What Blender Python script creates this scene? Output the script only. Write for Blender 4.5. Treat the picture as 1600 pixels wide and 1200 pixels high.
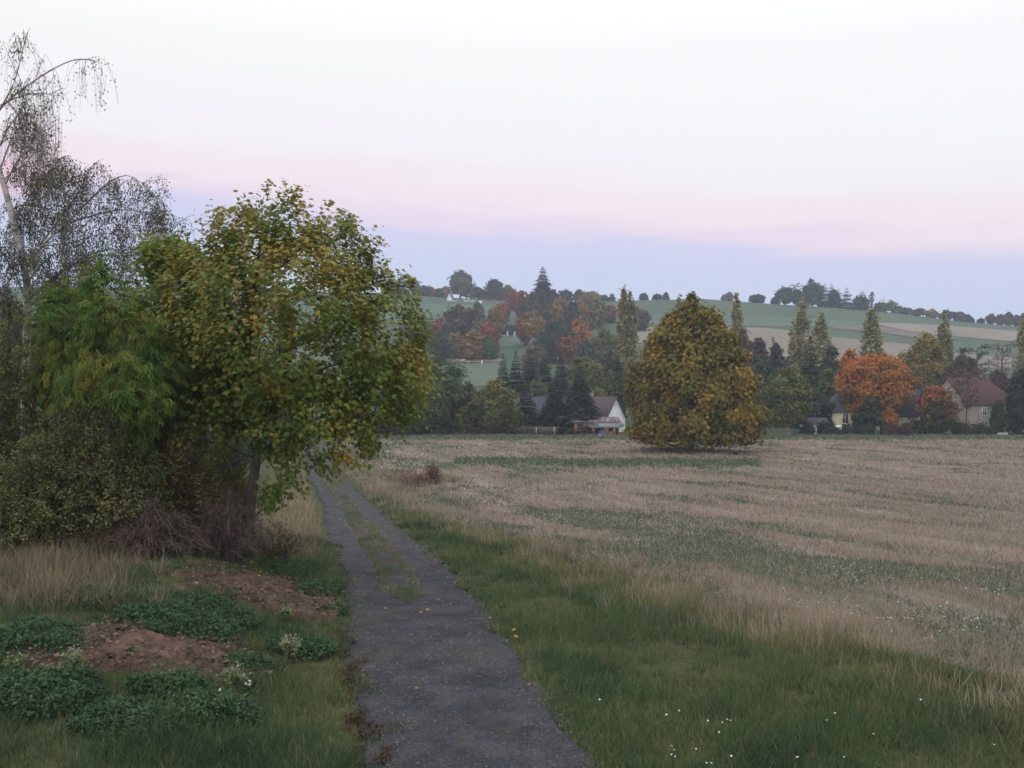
import bpy, math, random
import numpy as np
from math import radians, pi, cos, sin

# ------------------------------------------------------------------ scene, camera, sky, sun
scene = bpy.context.scene
for o in list(bpy.data.objects):
    bpy.data.objects.remove(o)
COL = scene.collection
EYE = 5.0
PITCH = radians(1.53)
FPX = 1500.0
cam_d = bpy.data.cameras.new('camera'); cam = bpy.data.objects.new('camera', cam_d); COL.objects.link(cam)
cam_d.sensor_width = 36; cam_d.lens = 36 * FPX / 1600
cam_d.clip_start = 0.1; cam_d.clip_end = 8000
cam.location = (0, 0, EYE); cam.rotation_euler = (pi / 2 - PITCH, 0, 0)
scene.camera = cam

SUN_EL, SUN_AZ = radians(7), radians(200)       # the dawn glow is behind the camera, a little to its left
world = bpy.data.worlds.new('World'); scene.world = world; world.use_nodes = True
wn, wl = world.node_tree.nodes, world.node_tree.links
wn.clear()
def wnode(t, **k):
    n = wn.new(t)
    for a, b in k.items(): setattr(n, a, b)
    return n
def wmath(op, a, b=None, c=None):
    n = wnode('ShaderNodeMath', operation=op)
    for i, v in enumerate((a, b, c)):
        if v is None: continue
        if isinstance(v, (int, float)): n.inputs[i].default_value = v
        else: wl.new(v, n.inputs[i])
    return n.outputs[0]
w_out = wnode('ShaderNodeOutputWorld')
tc = wnode('ShaderNodeTexCoord'); sep = wnode('ShaderNodeSeparateXYZ')
wl.new(tc.outputs['Generated'], sep.inputs[0])
# height of the view direction, bent a little by streaky cloud noise and by the slant of the twilight band
mp = wnode('ShaderNodeMapping'); mp.inputs['Scale'].default_value = (2.6, 2.6, 24.0)
wl.new(tc.outputs['Generated'], mp.inputs['Vector'])
nz = wnode('ShaderNodeTexNoise'); nz.inputs['Scale'].default_value = 1.6; nz.inputs['Detail'].default_value = 4.0; nz.inputs['Roughness'].default_value = 0.5
wl.new(mp.outputs[0], nz.inputs['Vector'])
bend = wmath('MULTIPLY', wmath('SUBTRACT', nz.outputs['Fac'], 0.5), 0.060)
slant = wmath('MULTIPLY', sep.outputs[0], 0.080)
el = wmath('ADD', wmath('ADD', sep.outputs[2], bend), slant)
ramp = wnode('ShaderNodeValToRGB')
cr = ramp.color_ramp; cr.interpolation = 'EASE'
def s2l(c):
    return tuple((v / 255 / 12.92) if v / 255 <= .04045 else ((v / 255 + .055) / 1.055) ** 2.4 for v in c)
stops = [(0.0, (192, 207, 240)), (0.070, (201, 213, 243)), (0.100, (206, 212, 243)), (0.122, (213, 212, 243)), (0.140, (238, 222, 240)),
         (0.160, (248, 233, 241)), (0.200, (248, 244, 249)), (0.27, (251, 250, 251)), (0.40, (254, 254, 255)), (1.0, (255, 255, 255))]
while len(cr.elements) < len(stops): cr.elements.new(0.5)
for e, (p, c) in zip(cr.elements, stops):
    e.position = p; e.color = (*s2l(c), 1)
wl.new(el, ramp.inputs[0])
# one low pink cloud standing to the south-west, behind the birch
def gauss(v, mid, width):
    d = wmath('DIVIDE', wmath('SUBTRACT', v, mid), width)
    return wmath('POWER', 2.718, wmath('MULTIPLY', wmath('MULTIPLY', d, d), -1.0))
az = wmath('ARCTAN2', sep.outputs[0], sep.outputs[1])
mp2 = wnode('ShaderNodeMapping'); mp2.inputs['Scale'].default_value = (9, 9, 30)
wl.new(tc.outputs['Generated'], mp2.inputs['Vector'])
nz2 = wnode('ShaderNodeTexNoise'); nz2.inputs['Scale'].default_value = 1.0; nz2.inputs['Detail'].default_value = 5.0
wl.new(mp2.outputs[0], nz2.inputs['Vector'])
n2 = wmath('MULTIPLY', wmath('SUBTRACT', nz2.outputs['Fac'], 0.5), 0.05)
cl = wmath('MULTIPLY', gauss(az, -0.50, 0.055), gauss(wmath('ADD', sep.outputs[2], n2), 0.166, 0.016))
cl2 = wmath('MULTIPLY', gauss(az, -0.35, 0.02), wmath('MULTIPLY', gauss(wmath('ADD', sep.outputs[2], n2), 0.180, 0.006), 0.45))
mixc = wnode('ShaderNodeMix', data_type='RGBA'); mixc.clamp_factor = True
wl.new(wmath('MULTIPLY', cl, 0.8), mixc.inputs[0]); wl.new(ramp.outputs[0], mixc.inputs[6]); mixc.inputs[7].default_value = (*s2l((252, 205, 214)), 1)
mixd = wnode('ShaderNodeMix', data_type='RGBA'); mixd.clamp_factor = True
wl.new(cl2, mixd.inputs[0]); wl.new(mixc.outputs[2], mixd.inputs[6]); mixd.inputs[7].default_value = (*s2l((208, 200, 226)), 1)
bg = wnode('ShaderNodeBackground'); wl.new(wmath('ADD', 1.0, wmath('MULTIPLY', wmath('MAXIMUM', wmath('SUBTRACT', sep.outputs[2], 0.30), 0.0), 1.75)), bg.inputs[1])   # the clear dawn sky brightens overhead
wl.new(mixd.outputs[2], bg.inputs[0])
sky = wnode('ShaderNodeTexSky', sky_type='NISHITA'); sky.sun_disc = False
sky.sun_elevation = SUN_EL; sky.sun_rotation = SUN_AZ; sky.air_density = 1.0
bg2 = wnode('ShaderNodeBackground'); bg2.inputs[1].default_value = 0.006
wl.new(sky.outputs[0], bg2.inputs[0])
add = wnode('ShaderNodeAddShader'); wl.new(bg.outputs[0], add.inputs[0]); wl.new(bg2.outputs[0], add.inputs[1])
wl.new(add.outputs[0], w_out.inputs[0])

sun_d = bpy.data.lights.new('sun', 'SUN'); sun_d.energy = 0.75; sun_d.angle = radians(28); sun_d.color = (1.0, 0.86, 0.80)
sun = bpy.data.objects.new('sun', sun_d); COL.objects.link(sun)
# light travels from behind the camera (azimuth SUN_AZ measured from +Y clockwise) towards the scene
sd = np.array([sin(SUN_AZ) * cos(SUN_EL), cos(SUN_AZ) * cos(SUN_EL), sin(SUN_EL)])
from mathutils import Vector
sun.rotation_euler = Vector(sd).to_track_quat('Z', 'Y').to_euler(); sun.location = (0, -20, 40)

scene.view_settings.view_transform = 'Standard'; scene.view_settings.look = 'None'
scene.view_settings.exposure = 0.0; scene.view_settings.gamma = 1.0; scene.view_settings.use_curve_mapping = False
scene.render.engine = 'CYCLES'
scene.cycles.max_bounces = 5; scene.cycles.diffuse_bounces = 3; scene.cycles.glossy_bounces = 2
scene.cycles.transmission_bounces = 3; scene.cycles.volume_bounces = 0; scene.cycles.use_denoising = True
scene.cycles.use_adaptive_sampling = True; scene.cycles.adaptive_threshold = 0.02

# ------------------------------------------------------------------ small helpers
rng = np.random.default_rng(7)
def ray(px, py):
    u, v = (px - 800) / FPX, (600 - py) / FPX
    return np.array([u, cos(PITCH) + v * sin(PITCH), -sin(PITCH) + v * cos(PITCH)])
def at(px, py, Y):
    d = ray(px, py); s = Y / d[1]
    return np.array([d[0] * s, Y, EYE + d[2] * s])
def hsh(ix, iy, seed):
    h = np.sin(ix * 127.1 + iy * 311.7 + seed * 74.7) * 43758.5453
    return h - np.floor(h)
def vn(x, y, seed=0):
    x = np.asarray(x, float); y = np.asarray(y, float)
    ix, iy = np.floor(x), np.floor(y); fx, fy = x - ix, y - iy
    fx = fx * fx * (3 - 2 * fx); fy = fy * fy * (3 - 2 * fy)
    a = hsh(ix, iy, seed); b = hsh(ix + 1, iy, seed); c = hsh(ix, iy + 1, seed); d = hsh(ix + 1, iy + 1, seed)
    return (a * (1 - fx) + b * fx) * (1 - fy) + (c * (1 - fx) + d * fx) * fy
def fbm(x, y, seed=0, o=3):
    s, a, t = 0, 1, 0
    for i in range(o):
        s = s + a * vn(x * 2 ** i, y * 2 ** i, seed + i * 13); t += a; a *= .5
    return s / t
def sst(a, b, x):
    t = np.clip((x - a) / (b - a), 0, 1); return t * t * (3 - 2 * t)
def unit(v):
    return v / np.maximum(np.linalg.norm(v, axis=-1, keepdims=True), 1e-9)

class MB:
    """collects triangles/quads of one mesh"""
    def __init__(s): s.v, s.t, s.q, s.ti, s.n = [], [], [], [], 0
    def add(s, V, T=None, Q=None, tint=0.5):
        V = np.asarray(V, float).reshape(-1, 3); s.v.append(V)
        if T is not None and len(T): s.t.append(np.asarray(T, np.int64) + s.n)
        if Q is not None and len(Q): s.q.append(np.asarray(Q, np.int64) + s.n)
        s.ti.append(np.broadcast_to(np.asarray(tint, float), (len(V),))); s.n += len(V)
    def box(s, c, d, rz=0.0, tint=0.5):
        x, y, z = np.array(d) / 2
        V = np.array([(a, b, e) for e in (-z, z) for a, b in ((-x, -y), (x, -y), (x, y), (-x, y))])
        R = np.array([[cos(rz), -sin(rz), 0], [sin(rz), cos(rz), 0], [0, 0, 1]])
        s.add(V @ R.T + np.array(c), Q=[(3, 2, 1, 0), (4, 5, 6, 7), (0, 1, 5, 4), (1, 2, 6, 5), (2, 3, 7, 6), (3, 0, 4, 7)], tint=tint)
    def tube(s, P, r, sides=6, tint=0.5, cap=True):
        P = np.asarray(P, float); n = len(P); r = np.broadcast_to(np.asarray(r, float), (n,))
        T = np.gradient(P, axis=0); T = unit(T)
        ref = np.where(np.abs(T[:, 2:3]) > .9, np.array([[1., 0, 0]]), np.array([[0, 0, 1.]]))
        A = unit(np.cross(T, ref)); B = np.cross(T, A)
        a = np.arange(sides) * 2 * pi / sides
        V = P[:, None] + r[:, None, None] * (A[:, None] * np.cos(a)[None, :, None] + B[:, None] * np.sin(a)[None, :, None])
        i = np.arange(n - 1)[:, None] * sides; j = np.arange(sides)[None]; k = (j + 1) % sides
        Q = np.stack([i + j, i + k, i + sides + k, i + sides + j], -1).reshape(-1, 4)
        s.add(V.reshape(-1, 3), Q=Q, tint=tint)
    def build(s, name, mat, parent=None, loc=(0, 0, 0), smooth=False, kind=None):
        me = bpy.data.meshes.new(name)
        V = np.concatenate(s.v) if s.v else np.zeros((0, 3))
        T = np.concatenate(s.t) if s.t else np.zeros((0, 3), np.int64)
        Q = np.concatenate(s.q) if s.q else np.zeros((0, 4), np.int64)
        me.vertices.add(len(V)); me.vertices.foreach_set('co', V.astype(np.float32).ravel())
        nl = len(T) * 3 + len(Q) * 4
        me.loops.add(nl); me.loops.foreach_set('vertex_index', np.concatenate([T.ravel(), Q.ravel()]).astype(np.int32))
        me.polygons.add(len(T) + len(Q))
        st = np.concatenate([np.arange(len(T)) * 3, len(T) * 3 + np.arange(len(Q)) * 4]).astype(np.int32)
        me.polygons.foreach_set('loop_start', st)
        if smooth: me.polygons.foreach_set('use_smooth', np.ones(len(T) + len(Q), bool))
        at_ = me.attributes.new('tint', 'FLOAT', 'POINT'); at_.data.foreach_set('value', np.concatenate(s.ti).astype(np.float32) if s.ti else np.zeros(0, np.float32))
        me.update(calc_edges=True); me.validate()
        if mat: me.materials.append(mat)
        ob = bpy.data.objects.new(name, me); ob.location = loc; COL.objects.link(ob)
        if parent: ob.parent = parent
        if kind: ob['kind'] = kind
        return ob

# leaf templates: points (across, along, out of plane) and triangles
def tpl(pts, tris): return np.array(pts, float), np.array(tris)
L_DIA = tpl([(0, 0, 0), (.33, .45, .07), (0, 1, -.04), (-.33, .45, .07)], [(0, 1, 2), (0, 2, 3)])
L_QUAD = tpl([(-.5, 0, 0), (.42, .08, .1), (.5, .95, -.05), (-.4, 1, .1)], [(0, 1, 2), (0, 2, 3)])
L_OVAL = tpl([(0, 0, 0), (.28, .28, .06), (.27, .65, .05), (0, 1, -.08), (-.27, .65, .05), (-.28, .28, .06)], [(0, 1, 2), (0, 2, 3), (0, 3, 4), (0, 4, 5)])
_mo = [(0, 0), (.38, -.02), (.28, .20), (.60, .44), (.24, .58), (0, 1.0)]
_mp = [(x, y, -.10 * abs(x) + (-.18 * y * y)) for x, y in _mo] + [(-x, y, -.10 * abs(x) + (-.18 * y * y)) for x, y in _mo[1:-1][::-1]] + [(0, .36, .05)]
L_MAPLE = tpl(_mp, [(10, i, (i + 1) % 10) for i in range(10)])
def _pinnate():
    P, T = [], []
    def leaflet(b, d, l, w):
        n = len(P); d = np.array(d) / np.linalg.norm(d); p = np.array([-d[1], d[0]])
        for q, z in ((b, 0), (b + d * l * .45 + p * w, .03), (b + d * l, -.1), (b + d * l * .45 - p * w, .03)): P.append((q[0], q[1], z - .25 * q[1] ** 2))
        T.extend([(n, n + 1, n + 2), (n, n + 2, n + 3)])
    for y in (.18, .36, .54, .72):
        for sx in (-1, 1): leaflet(np.array([0, y]), (sx * .8, .45), .34, .055)
    leaflet(np.array([0, .8]), (0, 1), .32, .06)
    n = len(P); P.extend([(-.008, 0, 0), (.008, 0, 0), (0, .85, -.18)]); T.append((n, n + 1, n + 2))
    return tpl(P, T)
L_ASH = _pinnate()
L_BLADE = tpl([(-.5, 0, 0), (.5, 0, 0), (.38, .5, .10), (-.38, .5, .10), (0, 1, .38)], [(0, 1, 2), (0, 2, 3), (3, 2, 4)])
L_BL1 = tpl([(-.42, 0, 0), (.42, 0, 0), (.12, 1, .28)], [(0, 1, 2)])
L_HEX = tpl([(cos(a), sin(a), 0) for a in np.arange(6) * pi / 3], [(0, 1, 2), (0, 2, 3), (0, 3, 4), (0, 4, 5)])

def scatter(mb, T, C, along, normal, size, tint, width=None):
    P, tr = T
    n = len(C); size = np.broadcast_to(np.asarray(size, float), (n,)); width = size if width is None else np.broadcast_to(np.asarray(width, float), (n,))
    a = unit(along); b = unit(np.cross(a, normal)); m = np.cross(b, a)
    V = C[:, None] + (b[:, None] * (P[None, :, 0:1] * width[:, None, None]) + a[:, None] * (P[None, :, 1:2] * size[:, None, None]) + m[:, None] * (P[None, :, 2:3] * size[:, None, None]))
    k = len(P)
    F = (np.arange(n) * k)[:, None, None] + tr[None]
    mb.add(V.reshape(-1, 3), T=F.reshape(-1, 3), tint=np.repeat(np.broadcast_to(np.asarray(tint, float), (n,)), k))
def rdir(r, n):
    return unit(r.normal(size=(n, 3)))

def empty(name, loc, label, cat, group=None, rz=0.0):
    o = bpy.data.objects.new(name, None); o.empty_display_size = .3; COL.objects.link(o)
    o.location = loc; o.rotation_euler = (0, 0, rz); o['label'] = label; o['category'] = cat
    if group: o['group'] = group
    return o
def tag(o, label, cat, group=None):
    o['label'] = label; o['category'] = cat
    if group: o['group'] = group
    return o

# ------------------------------------------------------------------ materials
def newmat(name):
    m = bpy.data.materials.new(name); m.use_nodes = True; nt = m.node_tree; nt.nodes.clear()
    out = nt.nodes.new('ShaderNodeOutputMaterial'); return m, nt, out
def nmath(nt, op, a, b=None):
    n = nt.nodes.new('ShaderNodeMath'); n.operation = op
    for i, v in enumerate((a, b)):
        if v is None: continue
        if isinstance(v, (int, float)): n.inputs[i].default_value = v
        else: nt.links.new(v, n.inputs[i])
    return n.outputs[0]
def ramp_node(nt, fac, stops):
    r = nt.nodes.new('ShaderNodeValToRGB'); c = r.color_ramp
    while len(c.elements) < len(stops): c.elements.new(.5)
    for e, (p, k) in zip(c.elements, stops): e.position = p; e.color = (*k, 1)
    nt.links.new(fac, r.inputs[0]); return r.outputs[0]
def leafmat(name, cols, trans=.30, rough=.6, spec=.08):
    m, nt, out = newmat(name)
    a = nt.nodes.new('ShaderNodeAttribute'); a.attribute_name = 'tint'
    c = ramp_node(nt, a.outputs['Fac'], [(i / (len(cols) - 1), k) for i, k in enumerate(cols)])
    p = nt.nodes.new('ShaderNodeBsdfPrincipled'); p.inputs['Roughness'].default_value = rough; p.inputs['Specular IOR Level'].default_value = spec
    nt.links.new(c, p.inputs['Base Color'])
    t = nt.nodes.new('ShaderNodeBsdfTranslucent'); nt.links.new(c, t.inputs[0])
    mx = nt.nodes.new('ShaderNodeMixShader'); mx.inputs[0].default_value = trans
    nt.links.new(p.outputs[0], mx.inputs[1]); nt.links.new(t.outputs[0], mx.inputs[2]); nt.links.new(mx.outputs[0], out.inputs[0])
    return m
def noise(nt, scale, detail=4, vec=None, stretch=None, rough=.6):
    n = nt.nodes.new('ShaderNodeTexNoise'); n.inputs['Scale'].default_value = scale; n.inputs['Detail'].default_value = detail; n.inputs['Roughness'].default_value = rough
    g = nt.nodes.new('ShaderNodeTexCoord'); v = g.outputs['Object']
    if stretch:
        mp = nt.nodes.new('ShaderNodeMapping'); mp.vector_type = 'TEXTURE'; mp.inputs['Scale'].default_value = tuple(1 / q for q in stretch[:3])      # grain along its own x axis, turned by stretch[3]
        if len(stretch) > 3: mp.inputs['Rotation'].default_value = (0, 0, stretch[3])
        nt.links.new(v, mp.inputs[0]); v = mp.outputs[0]
    nt.links.new(v, n.inputs['Vector']); return n.outputs['Fac']
def surf(name, cols, scale=3, rough=.85, bump=.3, bscale=None, stretch=None, spec=.2, detail=5):
    """noise-mottled surface: cols = ramp colours"""
    m, nt, out = newmat(name)
    f = noise(nt, scale, detail, stretch=stretch)
    k = len(cols)
    c = ramp_node(nt, f, [(.3 + .4 * i / max(k - 1, 1), q) for i, q in enumerate(cols)])
    p = nt.nodes.new('ShaderNodeBsdfPrincipled'); p.inputs['Roughness'].default_value = rough; p.inputs['Specular IOR Level'].default_value = spec
    nt.links.new(c, p.inputs['Base Color'])
    if bump:
        b = nt.nodes.new('ShaderNodeBump'); b.inputs['Strength'].default_value = bump; b.inputs['Distance'].default_value = .05
        nt.links.new(noise(nt, bscale or scale * 4, 4, stretch=stretch), b.inputs['Height']); nt.links.new(b.outputs[0], p.inputs['Normal'])
    nt.links.new(p.outputs[0], out.inputs[0]); return m
def plain(name, c, rough=.7, spec=.3):
    return surf(name, [tuple(v * .85 for v in c), c, tuple(min(1, v * 1.1) for v in c)], scale=2.5, rough=rough, bump=.15, spec=spec)
HAZE = 0.00036
# ------------------------------------------------------------------ lie of the land
_zy = np.array([-400, 0, 11.5, 18, 25, 35, 50, 81, 118, 140, 170, 230, 3000.])
_zz = np.array([.5, .15, .05, -.15, -.62, -1.6, -2.95, -5.0, -6.55, -7.5, -8.6, -9.9, -11.])
_dy = np.concatenate([np.arange(-400, 300, .5), np.arange(300, 3001, 10.)])
_dz = np.interp(_dy, _zy, _zz)
_k = np.hanning(17); _k /= _k.sum()
_m = _dy < 300; _tmp = np.pad(_dz[_m], 8, mode='edge'); _dz[_m] = np.convolve(_tmp, _k, 'valid')
def zb(Y): return np.interp(Y, _dy, _dz)
def XC(Y): return np.interp(Y, [-60, 5, 11.5, 14, 25, 50, 81, 140, 200], [15, 1.3, -.21, -.87, -3.0, -8.4, -15.8, -28.8, -42])
def XW(Y): return np.interp(Y, [0, 9, 14, 25, 50, 81, 140], [1.4, 1.4, 1.42, 1.45, 1.38, 1.4, 1.4])
_cu = (np.array([-400, 300, 600, 640, 700, 760, 850, 1000, 1100, 1180, 1240, 1300, 1400, 1500, 1600, 1750]) - 800) / FPX
_cy = np.array([445, 450, 458, 460, 465, 468, 472, 469, 467, 473, 477, 480, 489, 502, 511, 520.])
def crest(u): return EYE + 600 * (560 - np.interp(u, _cu, _cy)) / FPX
def G(X, Y):
    X = np.asarray(X, float); Y = np.asarray(Y, float)
    z = zb(Y)
    d = np.abs(X - XC(Y)); off = sst(1.6, 4.0, d)
    near = sst(0, 6, Y) * (1 - sst(150, 230, Y))
    z = z + off * near * ((fbm(X / 7, Y / 7, 3) - .5) * .45 + (vn(X / 1.3, Y / 1.3, 8) - .5) * .10)
    dl = XC(Y) - XW(Y) - X                       # metres to the left of the track: the bank
    z = z + sst(.3, 4.0, dl) * sst(9, 15, Y) * (1 - sst(34, 60, Y)) * .75
    u = X / np.maximum(Y, 30)
    t = np.clip((Y - 240) / 360, 0, 1)
    S = t * t / (t + .05) * 1.05
    S = (S - .04 * (np.clip(t - .85, 0, 1) / .15) ** 2) / .96
    zc = crest(u)
    z = z + (zc - zb(Y)) * S * (Y > 240) + (fbm(X / 60, Y / 60, 5) - .5) * 2.0 * sst(260, 340, Y) * (1 - sst(480, 560, Y))
    z = z - (Y > 600) * (12 * (1 - np.exp(-(np.maximum(Y, 600) - 600) / 150)) + .012 * (np.maximum(Y, 600) - 600))
    return z
def hit(px, py, lo=6., hi=640.):
    """where the sight line through a point of the photograph meets the ground"""
    d = ray(px, py)
    Y = np.exp(np.linspace(math.log(lo), math.log(hi), 1500))
    z = EYE + d[2] / d[1] * Y; g = G(d[0] / d[1] * Y, Y)
    i = np.argmax(z <= g)
    if z[i] > g[i]: i = len(Y) - 1
    return np.array([d[0] / d[1] * Y[i], Y[i], g[i]])

def grid_sheet(name, X, Y, Z, mat, keep=None, smooth=True):
    n, m = X.shape; mb = MB()
    i = np.arange(n - 1)[:, None] * m; j = np.arange(m - 1)[None]
    Q = np.stack([i + j, i + j + 1, i + m + j + 1, i + m + j], -1)
    if keep is not None: Q = Q[keep]
    mb.add(np.stack([X, Y, Z], -1).reshape(-1, 3), Q=Q.reshape(-1, 4))
    o = mb.build(name, mat, smooth=smooth); o['kind'] = 'structure'; return o

# ground sheet: a fan of rows and columns, finest near the camera, running out past the horizon
rows = [-400, -120, -40, -15, -5, 0, 3, 5.]
while rows[-1] < 2800: rows.append(rows[-1] * 1.029)
rows = np.array(rows)
uc = np.concatenate([np.arange(-.62, .6201, .0085), np.arange(.66, 1.6, .06), [2, 3, 5, 10, 40]])
uc = np.unique(np.concatenate([uc, -uc]))
YY = np.repeat(rows[:, None], len(uc), 1); XX = uc[None] * (np.maximum(YY, 0) + 25)
ZZ = G(XX, YY)
in_tr = 1 - sst(0, .5, np.abs(XX - XC(YY)) - XW(YY) + .3)
ZZ = ZZ - .07 * in_tr * (YY < 200)

def ground_mat():
    m, nt, out = newmat('ground_turf')
    big = noise(nt, .35, 5); fine = noise(nt, 6, 5); far = noise(nt, .02, 4, stretch=(1, .5, 1))
    c1 = ramp_node(nt, fine, [(.3, (.030, .036, .020)), (.5, (.052, .060, .028)), (.72, (.085, .078, .045))])
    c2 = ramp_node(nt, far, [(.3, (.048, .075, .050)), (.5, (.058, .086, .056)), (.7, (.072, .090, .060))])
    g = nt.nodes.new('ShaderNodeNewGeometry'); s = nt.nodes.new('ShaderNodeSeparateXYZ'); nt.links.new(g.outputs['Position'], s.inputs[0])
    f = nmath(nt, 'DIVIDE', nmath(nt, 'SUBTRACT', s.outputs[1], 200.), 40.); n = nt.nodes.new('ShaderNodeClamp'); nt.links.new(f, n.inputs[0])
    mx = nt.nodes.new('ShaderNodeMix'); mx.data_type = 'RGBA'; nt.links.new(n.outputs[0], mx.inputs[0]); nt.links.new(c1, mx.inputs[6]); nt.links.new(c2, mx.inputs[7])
    p = nt.nodes.new('ShaderNodeBsdfPrincipled'); p.inputs['Roughness'].default_value = .95; p.inputs['Specular IOR Level'].default_value = .05
    nt.links.new(mx.outputs[2], p.inputs['Base Color'])
    b = nt.nodes.new('ShaderNodeBump'); b.inputs['Strength'].default_value = .5; b.inputs['Distance'].default_value = .06; nt.links.new(fine, b.inputs['Height']); nt.links.new(b.outputs[0], p.inputs['Normal'])
    nt.links.new(p.outputs[0], out.inputs[0]); return m
grid_sheet('ground', XX, YY, ZZ, ground_mat())

# gravel track with two ruts and a crown
ty = [2.0]
while ty[-1] < 190: ty.append(ty[-1] + max(.10, ty[-1] * .010))
ty = np.array(ty); tt = np.linspace(-1, 1, 25)
TY = np.repeat(ty[:, None], 25, 1)
hw = XW(ty)
wl_ = hw + (fbm(ty / .9, 0 * ty, 21) - .5) * .55 + (vn(ty / 3.2, 0 * ty, 9) - .5) * .3
wr_ = hw + (fbm(ty / .9, 0 * ty + 5, 22) - .5) * .5
TX = XC(TY) + np.where(tt < 0, tt[None] * wl_[:, None], tt[None] * wr_[:, None])
strip = sst(21, 28, TY)                          # the grassy crown begins where the tree stands
prof = .03 * np.cos(tt * pi * 2)[None] * (0.35 + .9 * strip) + (vn(TX / .5, TY / .5, 31) - .5) * .03 - .06 * (np.abs(tt)[None] > .97)
TZ = G(TX, TY) + .012 + prof
def track_mat():
    m, nt, out = newmat('wet_gravel')
    f = noise(nt, 21, 4, rough=.85); mid = noise(nt, 1.3, 7, rough=.7); v = nt.nodes.new('ShaderNodeTexVoronoi'); v.inputs['Scale'].default_value = 45
    tcn = nt.nodes.new('ShaderNodeTexCoord'); nt.links.new(tcn.outputs['Object'], v.inputs['Vector'])
    c = ramp_node(nt, f, [(.30, (.012, .013, .018)), (.46, (.026, .027, .036)), (.58, (.047, .048, .060)), (.66, (.074, .074, .083)), (.77, (.18, .17, .175))])
    c2 = ramp_node(nt, mid, [(.34, (.50, .50, .54)), (.5, (.98, .98, 1)), (.62, (1.5, 1.4, 1.28))])
    mx = nt.nodes.new('ShaderNodeMix'); mx.data_type = 'RGBA'; mx.blend_type = 'MULTIPLY'; mx.inputs[0].default_value = 1
    nt.links.new(c, mx.inputs[6]); nt.links.new(c2, mx.inputs[7])
    moss = ramp_node(nt, noise(nt, .75, 6, stretch=(1.3, .55, 1, radians(-12)), rough=.7), [(.50, (0, 0, 0)), (.66, (.62, .62, .62))]); my = nt.nodes.new('ShaderNodeMix'); my.data_type = 'RGBA'
    nt.links.new(moss, my.inputs[0]); nt.links.new(mx.outputs[2], my.inputs[6]); my.inputs[7].default_value = (.060, .055, .040, 1)      # damp mossy dirt between the stones
    p = nt.nodes.new('ShaderNodeBsdfPrincipled'); p.inputs['Roughness'].default_value = .8; p.inputs['Specular IOR Level'].default_value = .22
    nt.links.new(my.outputs[2], p.inputs['Base Color'])
    b = nt.nodes.new('ShaderNodeBump'); b.inputs['Strength'].default_value = .75; b.inputs['Distance'].default_value = .03
    nt.links.new(nmath(nt, 'ADD', v.outputs['Distance'], f), b.inputs['Height']); nt.links.new(b.outputs[0], p.inputs['Normal'])
    nt.links.new(p.outputs[0], out.inputs[0]); return m
grid_sheet('gravel_track', TX, TY, TZ, track_mat())

# stubble field to the right of the track, as a sheet on the ground
def strip_c(Y): return np.interp(Y, [8, 11, 14.4, 20, 26.5, 40, 54, 80, 140, 200], [8.2, 7.8, 7.0, 4.9, 3.8, 2.6, 1.9, 1.6, 1.5, 1.5])
fy = [8.0]
while fy[-1] < 163: fy.append(fy[-1] * 1.018)
fy = np.array(fy); fs = np.linspace(0, 1, 120) ** 1.5
X0 = XC(fy) + XW(fy) + strip_c(fy) + (vn(fy / 2, 0 * fy, 4) - .5) * 1.0
FX = X0[:, None] + fs[None] * (150 + 0 * fy[:, None]); FY = np.repeat(fy[:, None], 120, 1)
def field_mat():
    m, nt, out = newmat('stubble_soil')
    st = noise(nt, 1.0, 5, stretch=(.06, .55, .1, radians(104))); big = noise(nt, .09, 5, stretch=(.4, 1.3, 1, radians(104))); fine = noise(nt, 9, 5)
    f = nmath(nt, 'ADD', nmath(nt, 'MULTIPLY', st, .5), nmath(nt, 'ADD', nmath(nt, 'MULTIPLY', big, .35), nmath(nt, 'MULTIPLY', fine, .25)))
    c = ramp_node(nt, f, [(.34, (.050, .068, .040)), (.45, (.092, .092, .062)), (.54, (.150, .128, .102)), (.66, (.215, .178, .150))])
    p = nt.nodes.new('ShaderNodeBsdfPrincipled'); p.inputs['Roughness'].default_value = .95; p.inputs['Specular IOR Level'].default_value = .05
    nt.links.new(c, p.inputs['Base Color'])
    b = nt.nodes.new('ShaderNodeBump'); b.inputs['Strength'].default_value = .6; b.inputs['Distance'].default_value = .15
    nt.links.new(nmath(nt, 'ADD', st, fine), b.inputs['Height']); nt.links.new(b.outputs[0], p.inputs['Normal'])
    nt.links.new(p.outputs[0], out.inputs[0]); return m
grid_sheet('stubble_field', FX, FY, G(FX, FY) + .03, field_mat())

# bare soil on the bank
soil = surf('bare_soil', [(.024, .017, .014), (.064, .038, .029), (.092, .056, .043), (.145, .095, .075)], scale=3.5, bump=1.0, bscale=16, detail=9)
def soil_patch(cx, cy, rx, ry, rot, seed):
    a = np.linspace(-1.3, 1.3, 70); A, B = np.meshgrid(a, a)
    X = cx + (A * rx * cos(rot) - B * ry * sin(rot)); Y = cy + (A * rx * sin(rot) + B * ry * cos(rot))
    R = np.hypot(A, B) + (fbm(X / .8, Y / .8, seed) - .5) * 1.1
    Z = G(X, Y) + .16 * (1 - sst(.2, 1.05, R)) + (fbm(X / .35, Y / .35, seed + 3, 4) - .5) * .24 - .03
    k = ((R[:-1, :-1] + R[1:, 1:]) / 2 < 1.0) & ((XC(Y) - XW(Y) - X)[:-1, :-1] > .25)
    return grid_sheet('bare_soil', X, Y, Z, soil, keep=k)
SOIL = []
for px, py, rx, ry, rot in ((432, 932, 2.0, 2.2, .5), (235, 1018, 2.35, 1.35, .22), (120, 1005, 1.0, .5, .1), (480, 962, .8, .9, .4)):
    h = hit(px, py); SOIL.append((h[0], h[1], rx, ry, rot)); soil_patch(h[0], h[1], rx, ry, rot, int(px))

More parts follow.
